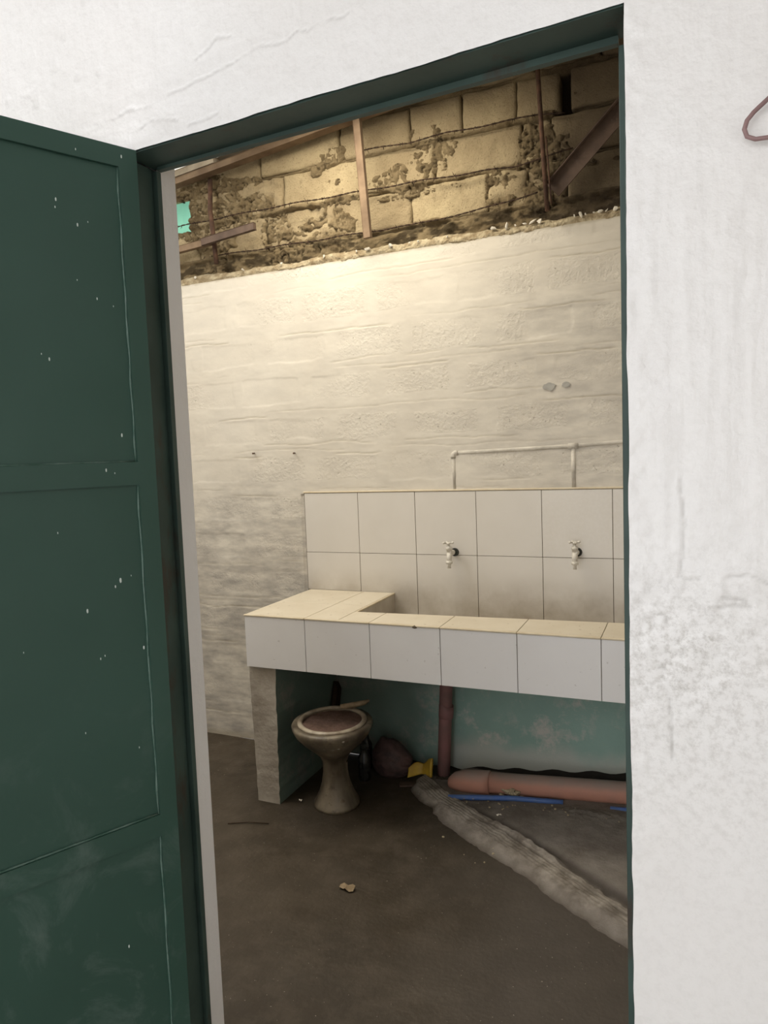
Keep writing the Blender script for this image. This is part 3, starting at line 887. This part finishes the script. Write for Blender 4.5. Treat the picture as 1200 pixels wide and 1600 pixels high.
# mint sheet closing the gap at the left end
bm = bmesh.new()
prev = None
for i in range(25):
    x = -1.0 + i * 0.0165
    yy = 0.135 + 0.006 * math.sin(i * 1.2)
    a = bm.verts.new((x, yy, 2.66)); b = bm.verts.new((x, yy, 2.98))
    if prev: bm.faces.new((prev[0], a, b, prev[1]))
    prev = (a, b)
sheet = bm_obj('mint_sheet', bm, M['mint_sheet'], None, True)
md = sheet.modifiers.new('thickness', 'SOLIDIFY'); md.thickness = .0015
tag(sheet, 'mint green corrugated sheet showing through the gap beside the bare blocks', 'sheet')

# barbed wires along the bed joints
def barbed(pts, label, nb):
    e = empty('barbed_wire', pts[0]); tag(e, label, 'wire', 'barbed wires strung across the bare blocks')
    P = [Vector(p) for p in pts]
    L = [0]
    for a, b in zip(P[:-1], P[1:]): L.append(L[-1] + (b - a).length)
    def at(s):
        for i in range(len(P) - 1):
            if s <= L[i + 1] or i == len(P) - 2:
                return P[i].lerp(P[i + 1], (s - L[i]) / (L[i + 1] - L[i]))
    N = int(L[-1] / 0.012)
    bm = bmesh.new()
    for ph in (0, math.pi):
        add_tube(bm, [at(L[-1] * i / N) + Vector((0, math.cos(i * 1.1 + ph), math.sin(i * 1.1 + ph))) * .0022 + Vector((0, 0, .003 * math.sin(i * .23))) for i in range(N + 1)], .0019, 5)
    bm_obj('strand', bm, M['barbed_wire_rust'], e)
    bmB = bmesh.new()
    for a in (0.4, 2.0, 3.6, 5.2):
        add_tube(bmB, [(0.004 * math.cos(a), 0, 0), (0.007 * math.cos(a), .010 * math.cos(a + .5) - .004, .016 * math.sin(a))], [.0018, .0008], 4)
    mb = bpy.data.meshes.new('barb'); bmB.to_mesh(mb); bmB.free(); mb.materials.append(M['barbed_wire_rust'])
    for j in range(nb):
        o = bpy.data.objects.new('barb', mb); COL.objects.link(o); o.parent = e
        o.location = at(L[-1] * (j + .5) / nb) - Vector(pts[0])
        o.rotation_euler = (random.uniform(0, 3), random.uniform(-.3, .3), 0)


YB_ = -0.018
barbed([(-0.70, YB_, 2.760), (-0.46, YB_, 2.763), (-0.077, YB_, 2.763), (0.174, YB_, 2.759), (0.635, YB_, 2.750), (0.993, YB_, 2.737), (1.106, YB_, 2.728), (1.24, YB_ - .01, 2.742), (1.36, YB_ + .01, 2.76)], 'middle strand of rusty barbed wire across the bare blocks', 22)
barbed([(0.386, YB_, 2.936), (0.642, YB_, 2.926), (0.824, YB_, 2.930), (0.998, YB_, 2.926), (1.232, YB_, 2.921), (1.33, YB_, 2.908)], 'uppermost strand of rusty barbed wire across the bare blocks', 11)
barbed([(-0.435, YB_, 2.578), (-0.014, YB_, 2.571), (0.628, YB_, 2.562), (0.931, YB_, 2.574), (1.213, YB_, 2.606)], 'lowest strand of rusty barbed wire just above the pale ledge', 14)

# bars and timbers in front of the blocks
o = tube_obj('rusty_rod', [(-0.463, -.010, 2.965), (-0.453, -.038, 2.80), (-0.441, -.040, 2.684), (-0.429, -.042, 2.53)], .0125, M['rusty_steel'], None, 10)
tag(o, 'rusty upright rod at the left end of the bare blocks', 'rod')
bm = bmesh.new(); prism_bar(bm, (0.411, -.087, 3.10), (0.447, -.087, 2.515), .022, .034, .002, (1, 0, 0))
tag(bm_obj('timber_batten', bm, M['weathered_timber']), 'brown wooden batten standing upright across the bare blocks', 'batten')
pp = empty('rusty_pipe', (1.259, -.045, 2.50)); tag(pp, 'thin rusty upright pipe before the dark blocks at the right', 'pipe')
tube_obj('pipe_length', [(1.232, -.090, 3.14), (1.248, -.082, 2.772), (1.261, -.072, 2.505)], .0095, M['rusty_steel'], pp, 10)
tube_obj('tie_rod', [(1.262, -.082, 2.80), (1.279, -.076, 2.53)], .004, M['rusty_steel'], pp, 6)
br = empty('steel_brace', (1.27, -.04, 2.6)); tag(br, 'flat brown steel brace slanting up to the right before the dark blocks', 'brace')
bm = bmesh.new(); prism_bar(bm, (1.279, -.040, 2.5935), (1.66, -.040, 2.955), .006, .072, .001, (0, 0, 1)); bm_obj('web', bm, M['brown_steel'], br)
bm = bmesh.new(); prism_bar(bm, (1.262, -.052, 2.6235), (1.64, -.052, 2.985), .030, .005, .001, (0, 0, 1)); bm_obj('flange', bm, M['brown_steel'], br)
bm = bmesh.new(); prism_bar(bm, (-0.478, -.085, 2.634), (-0.160, -.085, 2.664), .020, .034, .002)
tag(bm_obj('steel_angle', bm, M['brown_steel']), 'short brown steel angle jutting across the rusty rod', 'bar')
bm = bmesh.new(); prism_bar(bm, (-0.80, -.030, 2.630), (-0.47, -.030, 2.650), .025, .032, .002)
tag(bm_obj('timber_strip', bm, M['weathered_timber']), 'wooden strip behind the left door reveal, below the mint sheet', 'batten')
# roof timbers and sheets
bm = bmesh.new(); prism_bar(bm, (-1.45, -.050, 2.884), (2.38, -.050, 3.285), .045, .032, .003)
tag(bm_obj('rafter', bm, M['weathered_timber']), 'long wooden rafter following the roof slope along the block wall', 'beam')
for i, (x, y, w, dz, hh) in enumerate(((-0.52, -.050, .13, .0175, .032), (-0.30, -.020, .10, .045, .022))):
    bm = bmesh.new(); zz = 2.968 + .1047 * (x + .65) + .017 + dz
    prism_bar(bm, (x - w, y, zz - .1047 * w), (x + w, y, zz + .1047 * w), .05, hh, .003)
    o = bm_obj('roof_noggin', bm, M['timber_block'] if i == 0 else M['grey_roof_sheet'])
    tag(o, ['beige wooden block on top of the rafter nearest the left door reveal', 'grey strip above the rafter beside the beige wooden block'][i], 'block')

ceiling = empty('ceiling', (0, -1, 3.1)); tag(ceiling, 'low pitched roof of corrugated sheets', kind='structure')


def roof_z(x): return 3.052 + .1 * (x + .65)


def corrug(x0, x1, y0, y1, mat, dz=0):
    n = int((x1 - x0) / 0.02) + 1
    bm = bmesh.new(); prev = None
    for i in range(n + 1):
        x = x0 + (x1 - x0) * i / n
        z = roof_z(x) + .008 * math.sin(x * 2 * math.pi / .076) + dz
        a = bm.verts.new((x, y0, z)); b = bm.verts.new((x, y1, z))
        if prev:
            f = bm.faces.new((prev[0], a, b, prev[1])); f.smooth = True
        prev = (a, b)
    return bm_obj('roof_sheet', bm, mat, ceiling)


corrug(-1.55, -0.27, YB - .1, 0.20, M['clear_roof_sheet'])
corrug(-0.30, 0.75, YB - .1, 0.20, M['grey_roof_sheet'], .010)
corrug(0.72, 1.6, YB - .1, 0.20, M['grey_roof_sheet'], .002)
corrug(1.57, 2.5, YB - .1, 0.20, M['grey_roof_sheet'], .010)

# side walls of the back room (out of view)
o = box_obj('wall_right', (2.40, YB, 0), (2.5, 0.1, 3.4), M['cream_painted_block']); tag(o, 'right side wall of the back room', kind='structure')
o = box_obj('wall_left', (-1.52, YB, 0), (-1.42, 0.1, 3.0), M['cream_painted_block']); tag(o, 'left side wall of the back room', kind='structure')
box_w = box_obj('wall_front_extension', (-1.5, YF + .008, 0), (0.10, YB, 3.0), M['white_wall_paint'], wall_front)

# ------------------------------------------------------------------ backsplash tiles on the back wall
TX0, TT = 0.0, 0.30
o = box_obj('grout_bed', (TX0 - .003, 0.0035, 0.64), (2.39, 0.0120, 1.3435), M['grout'], wall_back)
for r, (z0, z1) in enumerate(((1.04, 1.34), (0.74, 1.04), )):
    for i in range(8):
        x0 = TX0 + i * TT; x1 = min(x0 + TT, 2.38)
        zz0 = z0
        if r == 1 and i == 0: zz0 = 0.8475
        if r == 1 and i == 1: zz0 = 0.74
        box_obj('tile', (x0 + .0013, -.0008 + random.uniform(-.0004, .0004), zz0 + .0013), (x1 - .0013, .0065, z1 - .0013), M['wall_tile_glaze'], wall_back, .0007)
bm = bmesh.new(); add_box(bm, (TX0 - .004, -.003, 1.3405), (2.38, .008, 1.3485), .002)
bm_obj('edge_trim', bm, M['tile_trim'], wall_back)

# teal painted wall below the counter
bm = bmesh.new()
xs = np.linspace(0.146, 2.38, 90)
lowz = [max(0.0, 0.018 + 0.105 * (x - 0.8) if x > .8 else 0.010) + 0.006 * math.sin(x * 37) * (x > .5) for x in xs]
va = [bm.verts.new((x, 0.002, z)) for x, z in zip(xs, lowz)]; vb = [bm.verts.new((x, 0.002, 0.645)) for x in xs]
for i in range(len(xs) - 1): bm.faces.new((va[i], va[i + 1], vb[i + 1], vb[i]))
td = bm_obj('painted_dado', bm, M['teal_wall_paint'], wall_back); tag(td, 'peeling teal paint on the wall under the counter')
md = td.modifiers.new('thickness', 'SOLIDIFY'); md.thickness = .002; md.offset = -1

# ------------------------------------------------------------------ tiled counter with its trough basin
counter = empty('tiled_counter', (0.08, -.3, 0)); tag(counter, 'built-in white tiled counter with trough sink, carried by a plastered pier', 'counter')
CX0, CX1, CY0, CZ0, CZ1 = 0.0136, 2.39, -0.5958, 0.6197, 0.8485


def ledge_y(x): return -0.428 + 0.062 * (x - 0.48)


bm = bmesh.new()
add_box(bm, (CX0 + .004, CY0 + .008, CZ0), (0.476, -.004, CZ1 - .010))
add_box(bm, (0.476, CY0 + .008, CZ0), (CX1, -.004, CZ0 + .07))
vs = add_box(bm, (0.476, CY0 + .008, CZ0 + .07), (CX1, -.4, CZ1 - .010))
for v in vs:
    if v.co.y > -.5: v.co.y = ledge_y(v.co.x) - .006
add_box(bm, (CX1 - .10, -.43, CZ0 + .07), (CX1, -.004, CZ1 - .010))
bm_obj('slab', bm, M['counter_concrete'], counter)
G = .0013
for i in range(8):                                        # apron
    x0 = CX0 + i * TT; x1 = min(x0 + TT, CX1)
    if x1 - x0 < .02: continue
    box_obj('tile', (x0 + G, CY0 + random.uniform(-.0004, .0004), CZ0 - .002), (x1 - G, CY0 + .0075, CZ1 - .0075), M['apron_tile_glaze'], counter, .0007)
for i in range(8):                                        # bullnose along the front edge
    x0 = CX0 + i * TT; x1 = min(x0 + TT, CX1)
    if x1 - x0 < .02: continue
    bm = bmesh.new(); add_box(bm, (x0 - .003 * (i == 0) + .0004, CY0 - .0035, CZ1 - .0072), (x1 - .0004, CY0 + .010, CZ1 + .0006), .0028, 2); bm_obj('edge_trim', bm, M['tile_trim'], counter)


def top_tile(quad):
    bm = bmesh.new()
    lo = [bm.verts.new((x, y, CZ1 - .0095)) for x, y in quad]; hi = [bm.verts.new((x, y, CZ1)) for x, y in quad]
    bm.faces.new(hi); bm.faces.new(lo[::-1])
    for i in range(4): bm.faces.new((lo[i], lo[(i + 1) % 4], hi[(i + 1) % 4], hi[i]))
    bmesh.ops.bevel(bm, geom=[e for e in bm.edges if all(v.co.z > CZ1 - .001 for v in e.verts)], offset=.0007, segments=1, affect='EDGES')
    bm_obj('tile', bm, M['worktop_tile_glaze'], counter)


yf = CY0 + .0112
for x0, x1, y0, y1 in ((CX0, .3136, yf, -.30), (CX0, .3136, -.30, -.0015), (.3136, .469, yf, -.30), (.3136, .469, -.30, -.0015)):
    top_tile([(x0 + G, y0 + G), (x1 - G, y0 + G), (x1 - G, y1 - G), (x0 + G, y1 - G)])
xsj = [.469, .6136, .9136, 1.2136, 1.5136, 1.8136, 2.1136, CX1]
for a, b in zip(xsj[:-1], xsj[1:]):
    top_tile([(a + G, yf + G), (b - G, yf + G), (b - G, ledge_y(b)), (a + G, ledge_y(a))])
bm = bmesh.new(); bmesh.ops.create_icosphere(bm, subdivisions=2, radius=.009)
for v in bm.verts: v.co = Vector((0.81 + v.co.x * 1.3, CY0 - .001 + v.co.y * .45, CZ1 - .006 + v.co.z * .75))
tag(bm_obj('chipped_spot', bm, M['grout'], counter), 'dark chipped spot in the pale edge trim')
# basin lining
box_obj('edge_trim', (.4705, -.4255, CZ1 - .008), (.481, -.0015, CZ1 + .0006), M['tile_trim'], counter, .002)
box_obj('tile', (.4765, -.425, .692), (.4795, -.0015, CZ1 - .0085), M['wall_tile_glaze'], counter, .0005)
box_obj('basin_floor', (.480, -.43, .6900), (CX1 - .1, -.0015, .6960), M['worktop_tile_glaze'], counter)
# pier
bm = bmesh.new()
nz = 26
rs = random.Random(3)
prof = []
for i in range(nz + 1):
    z = CZ0 * i / nz
    xl = 0.026 - 0.014 * i / nz + rs.uniform(-.002, .002); xr = 0.137 + 0.010 * i / nz + rs.uniform(-.0025, .0025)
    prof.append((z, xl, xr))
rings = [[bm.verts.new((xl, -.578 + rs.uniform(-.001, .001), z)), bm.verts.new((xr, -.578 + rs.uniform(-.001, .001), z)), bm.verts.new((xr - .004 + .004, -.005, z)), bm.verts.new((xl, -.005, z))] for z, xl, xr in prof]
for a, b in zip(rings[:-1], rings[1:]):
    for kx in range(4):
        f = bm.faces.new((a[kx], a[(kx + 1) % 4], b[(kx + 1) % 4], b[kx])); f.material_index = 1 if kx == 1 else 0
bm.faces.new(rings[0][::-1]); bm.faces.new(rings[-1])
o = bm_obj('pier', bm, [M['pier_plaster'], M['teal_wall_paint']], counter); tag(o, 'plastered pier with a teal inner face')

# ------------------------------------------------------------------ taps
def tap(x, z, lean, label):
    e = empty('plastic_tap', (x, 0, z)); tag(e, label, 'tap', 'taps above the trough sink')
    def P(dx, dy, dz): return (x + dx, dy, z + dz)
    ty = -.062
    tube_obj('wall_flange', [P(0, -.002, 0), P(0, -.012, 0)], [.020, .017], M['dark_gasket'], e, 16)
    tube_obj('nipple', [P(0, -.012, 0), P(lean * .3, -.030, .002)], .0125, M['dark_gasket'], e, 12)
    b = tube_obj('body', [P(lean * .3, -.026, .002), P(lean * .6, -.040, .004), P(lean, ty, .006), P(lean, ty - .012, .006)], [.0125, .0135, .014, .010], M['white_plastic'], e, 14)
    tube_obj('bonnet', [P(lean, ty, -.002), P(lean * 1.3, ty - .002, .020), P(lean * 1.35, ty - .002, .0205), P(lean * 1.5, ty - .003, .032), P(lean * 1.55, ty - .003, .0325), P(lean * 1.7, ty - .004, .044)], [.0125, .0125, .0145, .0145, .007, .006], M['white_plastic'], e, 14)
    hb = bmesh.new()
    c = Vector(P(lean * 1.75, ty - .004, .049))
    add_tube(hb, [c - Vector((0, 0, .006)), c + Vector((0, 0, .005))], .0085, 12)
    bm_obj('handle_hub', hb, M['white_plastic'], e)
    for a in (0.5, 0.5 + math.pi / 2, 0.5 + math.pi, 0.5 + 3 * math.pi / 2):
        d = Vector((math.cos(a), math.sin(a), .12))
        tube_obj('handle_arm', [c + d * .006, c + d * .017, c + d * .0175, c + d * .021, c + d * .0245, c + d * .026], [.0038, .0036, .0050, .0062, .0050, .002], M['white_plastic'], e, 8)
    s = -lean * .3
    tube_obj('spout', [P(lean, ty - .003, .004), P(lean + s * .3, ty - .010, -.014), P(lean + s * .6, ty - .014, -.034)], [.0125, .0118, .0105], M['white_plastic'], e, 14)
    cb = bmesh.new()
    q = [P(lean + s * .6, ty - .014, -.030), P(lean + s * .7, ty - .0145, -.044)]
    add_tube(cb, q, .0145, 10)
    bm_obj('collar', cb, M['white_plastic'], e)
    tube_obj('hose_tail', [P(lean + s * .7, ty - .0145, -.043), P(lean + s * .75, ty - .015, -.052), P(lean + s * .75, ty - .015, -.0525), P(lean + s * .8, ty - .0155, -.064)], [.0070, .0078, .0062, .0080], M['white_plastic'], e, 12)


tap(0.793, 1.055, -.006, 'white plastic tap with a dark wall flange, farther left on the tiles')
tap(1.352, 1.066, -.002, 'white plastic tap on the splashed tiles, nearer the right jamb')

# water pipe sunk in the wall and painted over
cd = empty('painted_water_pipe', (0.79, .006, 1.35)); tag(cd, 'painted-over water pipe half sunk in the wall above the taps', 'pipe')
yp = .0122
tube_obj('cross_run', [(0.81, yp, 1.5165), (1.0, yp, 1.520), (1.339, yp - .001, 1.5275), (1.55, yp, 1.538), (2.0, yp, 1.56)], .0105, M['painted_pipe'], cd, 12)
tube_obj('elbow', [(0.818, yp, 1.5168), (0.806, yp, 1.5165), (0.798, yp, 1.512), (0.795, yp, 1.503), (0.795, yp, 1.494)], .0135, M['painted_pipe'], cd, 12)
tube_obj('drop', [(0.795, yp - .0005, 1.50), (0.799, yp + .001, 1.348)], .010, M['painted_pipe'], cd, 12)
tube_obj('drop', [(1.339, yp, 1.527), (1.340, yp, 1.348)], .0105, M['painted_pipe'], cd, 12)
tube_obj('tee', [(1.318, yp - .001, 1.527), (1.360, yp - .001, 1.5285)], .0140, M['painted_pipe'], cd, 12)
for x, z in ((-0.292, 1.5545), (-0.049, 1.547)):
    o = tube_obj('wall_nail', [(x, .012, z), (x + .012, -.022, z - .003), (x + .016, -.030, z - .002)], [.0035, .0035, .0045], M['rusty_steel'], None, 8)
    tag(o, 'bent rusty nail in the cream wall, %s' % ('left of the pair' if x < -.1 else 'right of the pair, stubbier'), 'nail')
for x, z, r in ((1.242, 1.789, .030), (1.313, 1.792, .019)):
    bm = bmesh.new()
    n = 18; rs = random.Random(int(x * 1000))
    ring = [(x + math.cos(a) * r * rs.uniform(.7, 1.1), z + math.sin(a) * r * .62 * rs.uniform(.7, 1.1)) for a in np.linspace(0, 2 * math.pi, n, endpoint=False)]
    lo = [bm.verts.new((a, .006, b)) for a, b in ring]; hi = [bm.verts.new((a, .0025, b)) for a, b in ring]
    bm.faces.new(hi)
    for i in range(n): bm.faces.new((lo[i], lo[(i + 1) % n], hi[(i + 1) % n], hi[i]))
    bm_obj('cement_patch', bm, M['grey_cement_patch'], wall_back)

# ------------------------------------------------------------------ toilet
toilet = empty('toilet_bowl', (0.375, -.49, 0)); tag(toilet, 'grimy pedestal toilet without cistern standing under the counter', 'toilet')
FA = Vector((0.40, -0.916, 0)).normalized()               # direction the bowl faces
SA = Vector((-FA.y, FA.x, 0))
TC = Vector((0.372, -0.485, 0))


def oval(off, lf, lb, w, z, n=40, sq=2.0):
    r = []
    for k_ in range(n):
        a = 2 * math.pi * k_ / n
        c, s = math.cos(a), math.sin(a)
        L = lf if c > 0 else lb
        cc = math.copysign(abs(c) ** (2 / sq), c); ss = math.copysign(abs(s) ** (2 / sq), s)
        r.append(TC + FA * (off + cc * L) + SA * (ss * w) + Vector((0, 0, z)))
    return r


bm = bmesh.new()
rings = [oval(0.00, .105, .125, .100, 0), oval(0.00, .105, .125, .101, .012), oval(0, .098, .118, .094, .022), oval(.0, .082, .10, .078, .055), oval(.0, .068, .085, .062, .10), oval(.002, .062, .08, .054, .15),
         oval(.006, .064, .085, .054, .20), oval(.014, .080, .10, .066, .235), oval(.03, .115, .125, .100, .275), oval(.048, .150, .150, .135, .315), oval(.06, .175, .170, .160, .350),
         oval(.062, .184, .178, .168, .368), oval(.062, .188, .182, .172, .376), oval(.062, .190, .184, .174, .388), oval(.062, .185, .180, .169, .396), oval(.062, .150, .146, .138, .396), oval(.062, .142, .140, .130, .385),
         oval(.06, .125, .125, .115, .345)]
add_loft(bm, rings)
bm_obj('bowl', bm, M['dirty_ceramic'], toilet)
bm = bmesh.new()
n = 48; tr = []
cA, cB = .166, .152
vr = []
for k_ in range(n):
    a = 2 * math.pi * k_ / n
    base = TC + FA * (.062 + math.cos(a) * .152) + SA * (math.sin(a) * .138)
    od = (FA * math.cos(a) + SA * math.sin(a)).normalized()
    ring = []
    for j in range(10):
        b = 2 * math.pi * j / 10
        ring.append(bm.verts.new(base + od * (.0115 * math.cos(b)) + Vector((0, 0, .3985 + .0085 * math.sin(b)))))
    vr.append(ring)
for i in range(n):
    for j in range(10):
        f = bm.faces.new((vr[i][j], vr[i][(j + 1) % 10], vr[(i + 1) % n][(j + 1) % 10], vr[(i + 1) % n][j])); f.smooth = True
bm_obj('rim', bm, M['chipped_ceramic_rim'], toilet)
bm = bmesh.new()
vs = []
for rr in np.linspace(0, 1, 9):
    for k_ in range(36):
        a = 2 * math.pi * k_ / 36
        p = TC + FA * (.062 + math.cos(a) * .150 * rr) + SA * (math.sin(a) * .136 * rr)
        hz = .399 + .008 * float(fbm(np.array(p.x * 30), np.array(p.y * 30), 401, 3) - .5) - .010 * (1 if (p - TC).dot(FA) < .062 + .01 * math.sin(9 * p.x * 10) else 0)
        vs.append(bm.verts.new((p.x, p.y, hz)))
for i in range(8):
    for k_ in range(36):
        f = bm.faces.new((vs[i * 36 + k_], vs[i * 36 + (k_ + 1) % 36], vs[(i + 1) * 36 + (k_ + 1) % 36], vs[(i + 1) * 36 + k_])); f.smooth = True
bmesh.ops.remove_doubles(bm, verts=bm.verts, dist=.0005)
o = bm_obj('rubble_fill', bm, M['bowl_rubble'], toilet); tag(o, 'reddish brown rubble filling the bowl')
# dried cement run on the front of the bowl
bm = bmesh.new()
for q in range(26):
    t = random.random(); a = random.gauss(0.10, .10)
    p = TC + FA * (.062 + .182 - t * .035) + SA * (a * .17) + Vector((0, 0, .378 - t * .05))
    res = bmesh.ops.create_icosphere(bm, subdivisions=1, radius=random.uniform(.004, .010))
    for v in res['verts']: v.co = p - FA * .006 + Vector((v.co.x, v.co.y, v.co.z * .8))
bm_obj('cement_run', bm, M['pier_plaster'], toilet, True)
# stick across the back of the rim
o = tube_obj('wood_splinter', [(0.385, -.44, .421), (0.43, -.415, .424), (0.475, -.385, .430), (0.49, -.365, .436)], [.010, .013, .011, .006], M['dry_paper'], None, 7)
tag(o, 'pale splintered stick lying across the back of the toilet rim', 'stick')
bm = bmesh.new(); prism_bar(bm, (0.170, -.16, .006), (0.160, -.03, .385), .050, .014, .002, (1, 0, 0))
for v in bm.verts:
    if v.co.z > .3 and v.co.x > .16: v.co.z -= .035
tag(bm_obj('broken_plank', bm, M['dark_wood']), 'dark broken plank leaning in the corner behind the toilet', 'plank')

# clutter beside the toilet
bm = bmesh.new(); bmesh.ops.create_icosphere(bm, subdivisions=4, radius=1.0)
for v in bm.verts:
    c = v.co.copy()
    n1 = float(fbm(np.array(c.x * 2.2 + 3), np.array(c.z * 2.2 + c.y), 411, 4))
    zz = max(c.z, -.72)
    tap_ = 1.0 - .25 * max(c.x, 0) * (1 if c.z > 0 else .3)
    v.co = Vector((c.x * .105, c.y * .075, (zz + .72) * .098 * tap_)) * (0.86 + .28 * n1)
o = bm_obj('stuffed_sack', bm, M['maroon_sacking'], None, True); o.location = (0.492, -.135, 0.001)
tag(o, 'dull maroon stuffed sack slumped behind the toilet', 'sack')
for x, y, hgt, lab in ((0.392, -.235, .175, 'black bottle standing right behind the toilet pedestal'), (0.352, -.125, .20, 'taller black bottle by the wall beside the maroon sack')):
    bt = empty('black_bottle', (x, y, 0)); tag(bt, lab, 'bottle')
    tube_obj('bottle_body', [(x, y, .001), (x, y, .006), (x, y, hgt * .62), (x, y, hgt * .74), (x, y, hgt * .88)], [.027, .030, .030, .018, .012], M['black_plastic'], bt, 16)
    tube_obj('cap', [(x, y, hgt * .88), (x, y, hgt)], .0145, M['dark_gasket'], bt, 14)
# bent yellow tub fragment
bm = bmesh.new()
nu, nv = 16, 8
vv = []
for j in range(nv + 1):
    for i in range(nu + 1):
        u = i / nu; w = j / nv
        x = 0.583 + .125 * u; y = -.205 + .035 * math.sin(u * math.pi) + .02 * w
        z = .010 + .060 * w * (0.62 + .55 * u) + .012 * math.sin(u * 8) * w + .02 * u
        vv.append(bm.verts.new((x, y, z)))
for j in range(nv):
    for i in range(nu):
        a = j * (nu + 1) + i
        f = bm.faces.new((vv[a], vv[a + 1], vv[a + nu + 2], vv[a + nu + 1])); f.smooth = True
o = bm_obj('yellow_foam_piece', bm, M['yellow_plastic']); tag(o, 'bent yellow plastic scrap on the floor between sack and drain pipe', 'scrap')
o.location.y = .03
md = o.modifiers.new('thickness', 'SOLIDIFY'); md.thickness = .012
bm = bmesh.new(); prism_bar(bm, (0.575, -.248, .008), (0.715, -.205, .014), .030, .008, .002)
tag(bm_obj('wooden_lath', bm, M['brown_steel']), 'short flat lath lying on the floor before the yellow scrap', 'slat')

# ------------------------------------------------------------------ pipes under the counter
dp = empty('drain_pipe', (0.738, -.11, 0)); tag(dp, 'maroon upright drain pipe dropping from the sink to the floor', 'pipe')
tube_obj('pipe_length', [(0.764, -.10, .6185), (0.763, -.10, .44), (0.752, -.10, .25), (0.738, -.105, -.005)], .030, M['maroon_pvc'], dp, 20)
tube_obj('coupling', [(0.7625, -.10, .355), (0.761, -.10, .352), (0.759, -.10, .315), (0.757, -.10, .295), (0.7565, -.10, .292)], [.030, .0345, .0345, .034, .030], M['maroon_pvc'], dp, 20)
bm = bmesh.new()
for q in range(22):
    a = q / 22 * 2 * math.pi
    res = bmesh.ops.create_icosphere(bm, subdivisions=1, radius=random.uniform(.010, .020))
    for v in res['verts']: v.co = Vector((0.739 + math.cos(a) * .032, -.106 + math.sin(a) * .032, .004)) + Vector((v.co.x, v.co.y, v.co.z * random.uniform(.7, 1.2)))
bm_obj('mortar_collar', bm, M['mortar_bed'], dp, True)
sp = empty('sewer_pipe', (0.93, -.2, 0)); tag(sp, 'orange sewer pipe lying along the foot of the teal wall', 'pipe')
tube_obj('pipe_length', [(0.955, -.192, .052), (1.20, -.175, .064), (1.60, -.152, .083), (2.35, -.108, .120)], .046, M['orange_pvc'], sp, 28)
tube_obj('socket', [(0.80, -.17, .005), (0.815, -.180, .020), (0.838, -.190, .036), (0.872, -.196, .046), (0.955, -.193, .0515), (0.985, -.190, .0535), (0.987, -.190, .0535)], [.022, .036, .045, .0505, .0525, .0525, .046], M['orange_pvc'], sp, 28)
bm = bmesh.new()
for q in range(20):
    res = bmesh.ops.create_icosphere(bm, subdivisions=1, radius=random.uniform(.007, .014))
    p = Vector((1.085 + random.gauss(0, .030), -.232 + random.uniform(-.006, .006), .045 + random.uniform(-.016, .014)))
    for v in res['verts']: v.co = p + Vector((v.co.x * 1.4, v.co.y * .7, v.co.z * .7))
bm_obj('mortar_splash', bm, M['ledge_mortar'], sp, True)
o = tube_obj('blue_pipe', [(0.832, -.318, .022), (0.95, -.288, .026), (1.10, -.252, .030), (1.22, -.240, .033), (1.31, -.232, .036)], .0115, M['blue_pvc'], None, 12)
tag(o, 'thin blue water pipe lying in the mortar before the orange pipe', 'pipe')
o = tube_obj('blue_pipe', [(1.50, -.232, .040), (1.60, -.225, .044), (1.9, -.20, .05)], .0115, M['blue_pvc'], None, 12)
tag(o, 'end of a blue pipe surfacing from the mortar by the right jamb', 'pipe')

# ------------------------------------------------------------------ litter on the open floor
def scrap(name, cx, cy, r, label, cat, mat, seed, squash=.6):
    rs = random.Random(seed)
    bm = bmesh.new()
    n = 12
    ctr = bm.verts.new((cx, cy, .012))
    ring = []
    for i in range(n):
        a = 2 * math.pi * i / n; q = r * rs.uniform(.55, 1.1)
        ring.append(bm.verts.new((cx + math.cos(a) * q, cy + math.sin(a) * q * squash, .005 + rs.uniform(0, .010))))
    for i in range(n): bm.faces.new((ctr, ring[i], ring[(i + 1) % n]))
    o = bm_obj(name, bm, M[mat]); md = o.modifiers.new('thickness', 'SOLIDIFY'); md.thickness = .001
    return tag(o, label, cat)


scrap('paper_scrap', 0.691, -1.034, .034, 'crumpled tan paper scrap alone on the open brown floor', 'paper', 'dry_paper', 5)
scrap('plaster_flake', 0.215, -.53, .014, 'small pale flake beside the foot of the pier', 'flake', 'plaster_chip', 8)
scrap('plaster_flake', 1.085, -.425, .012, 'small pale flake lying on the trowelled ridge', 'flake', 'plaster_chip', 9).location = (0, 0, .03)
o = tube_obj('dry_twig', [(0.02, -.80, .004), (0.10, -.765, .006), (0.185, -.745, .005)], .002, M['dark_wood'], None, 6)
tag(o, 'thin dry twig on the floor by the left door reveal', 'twig')
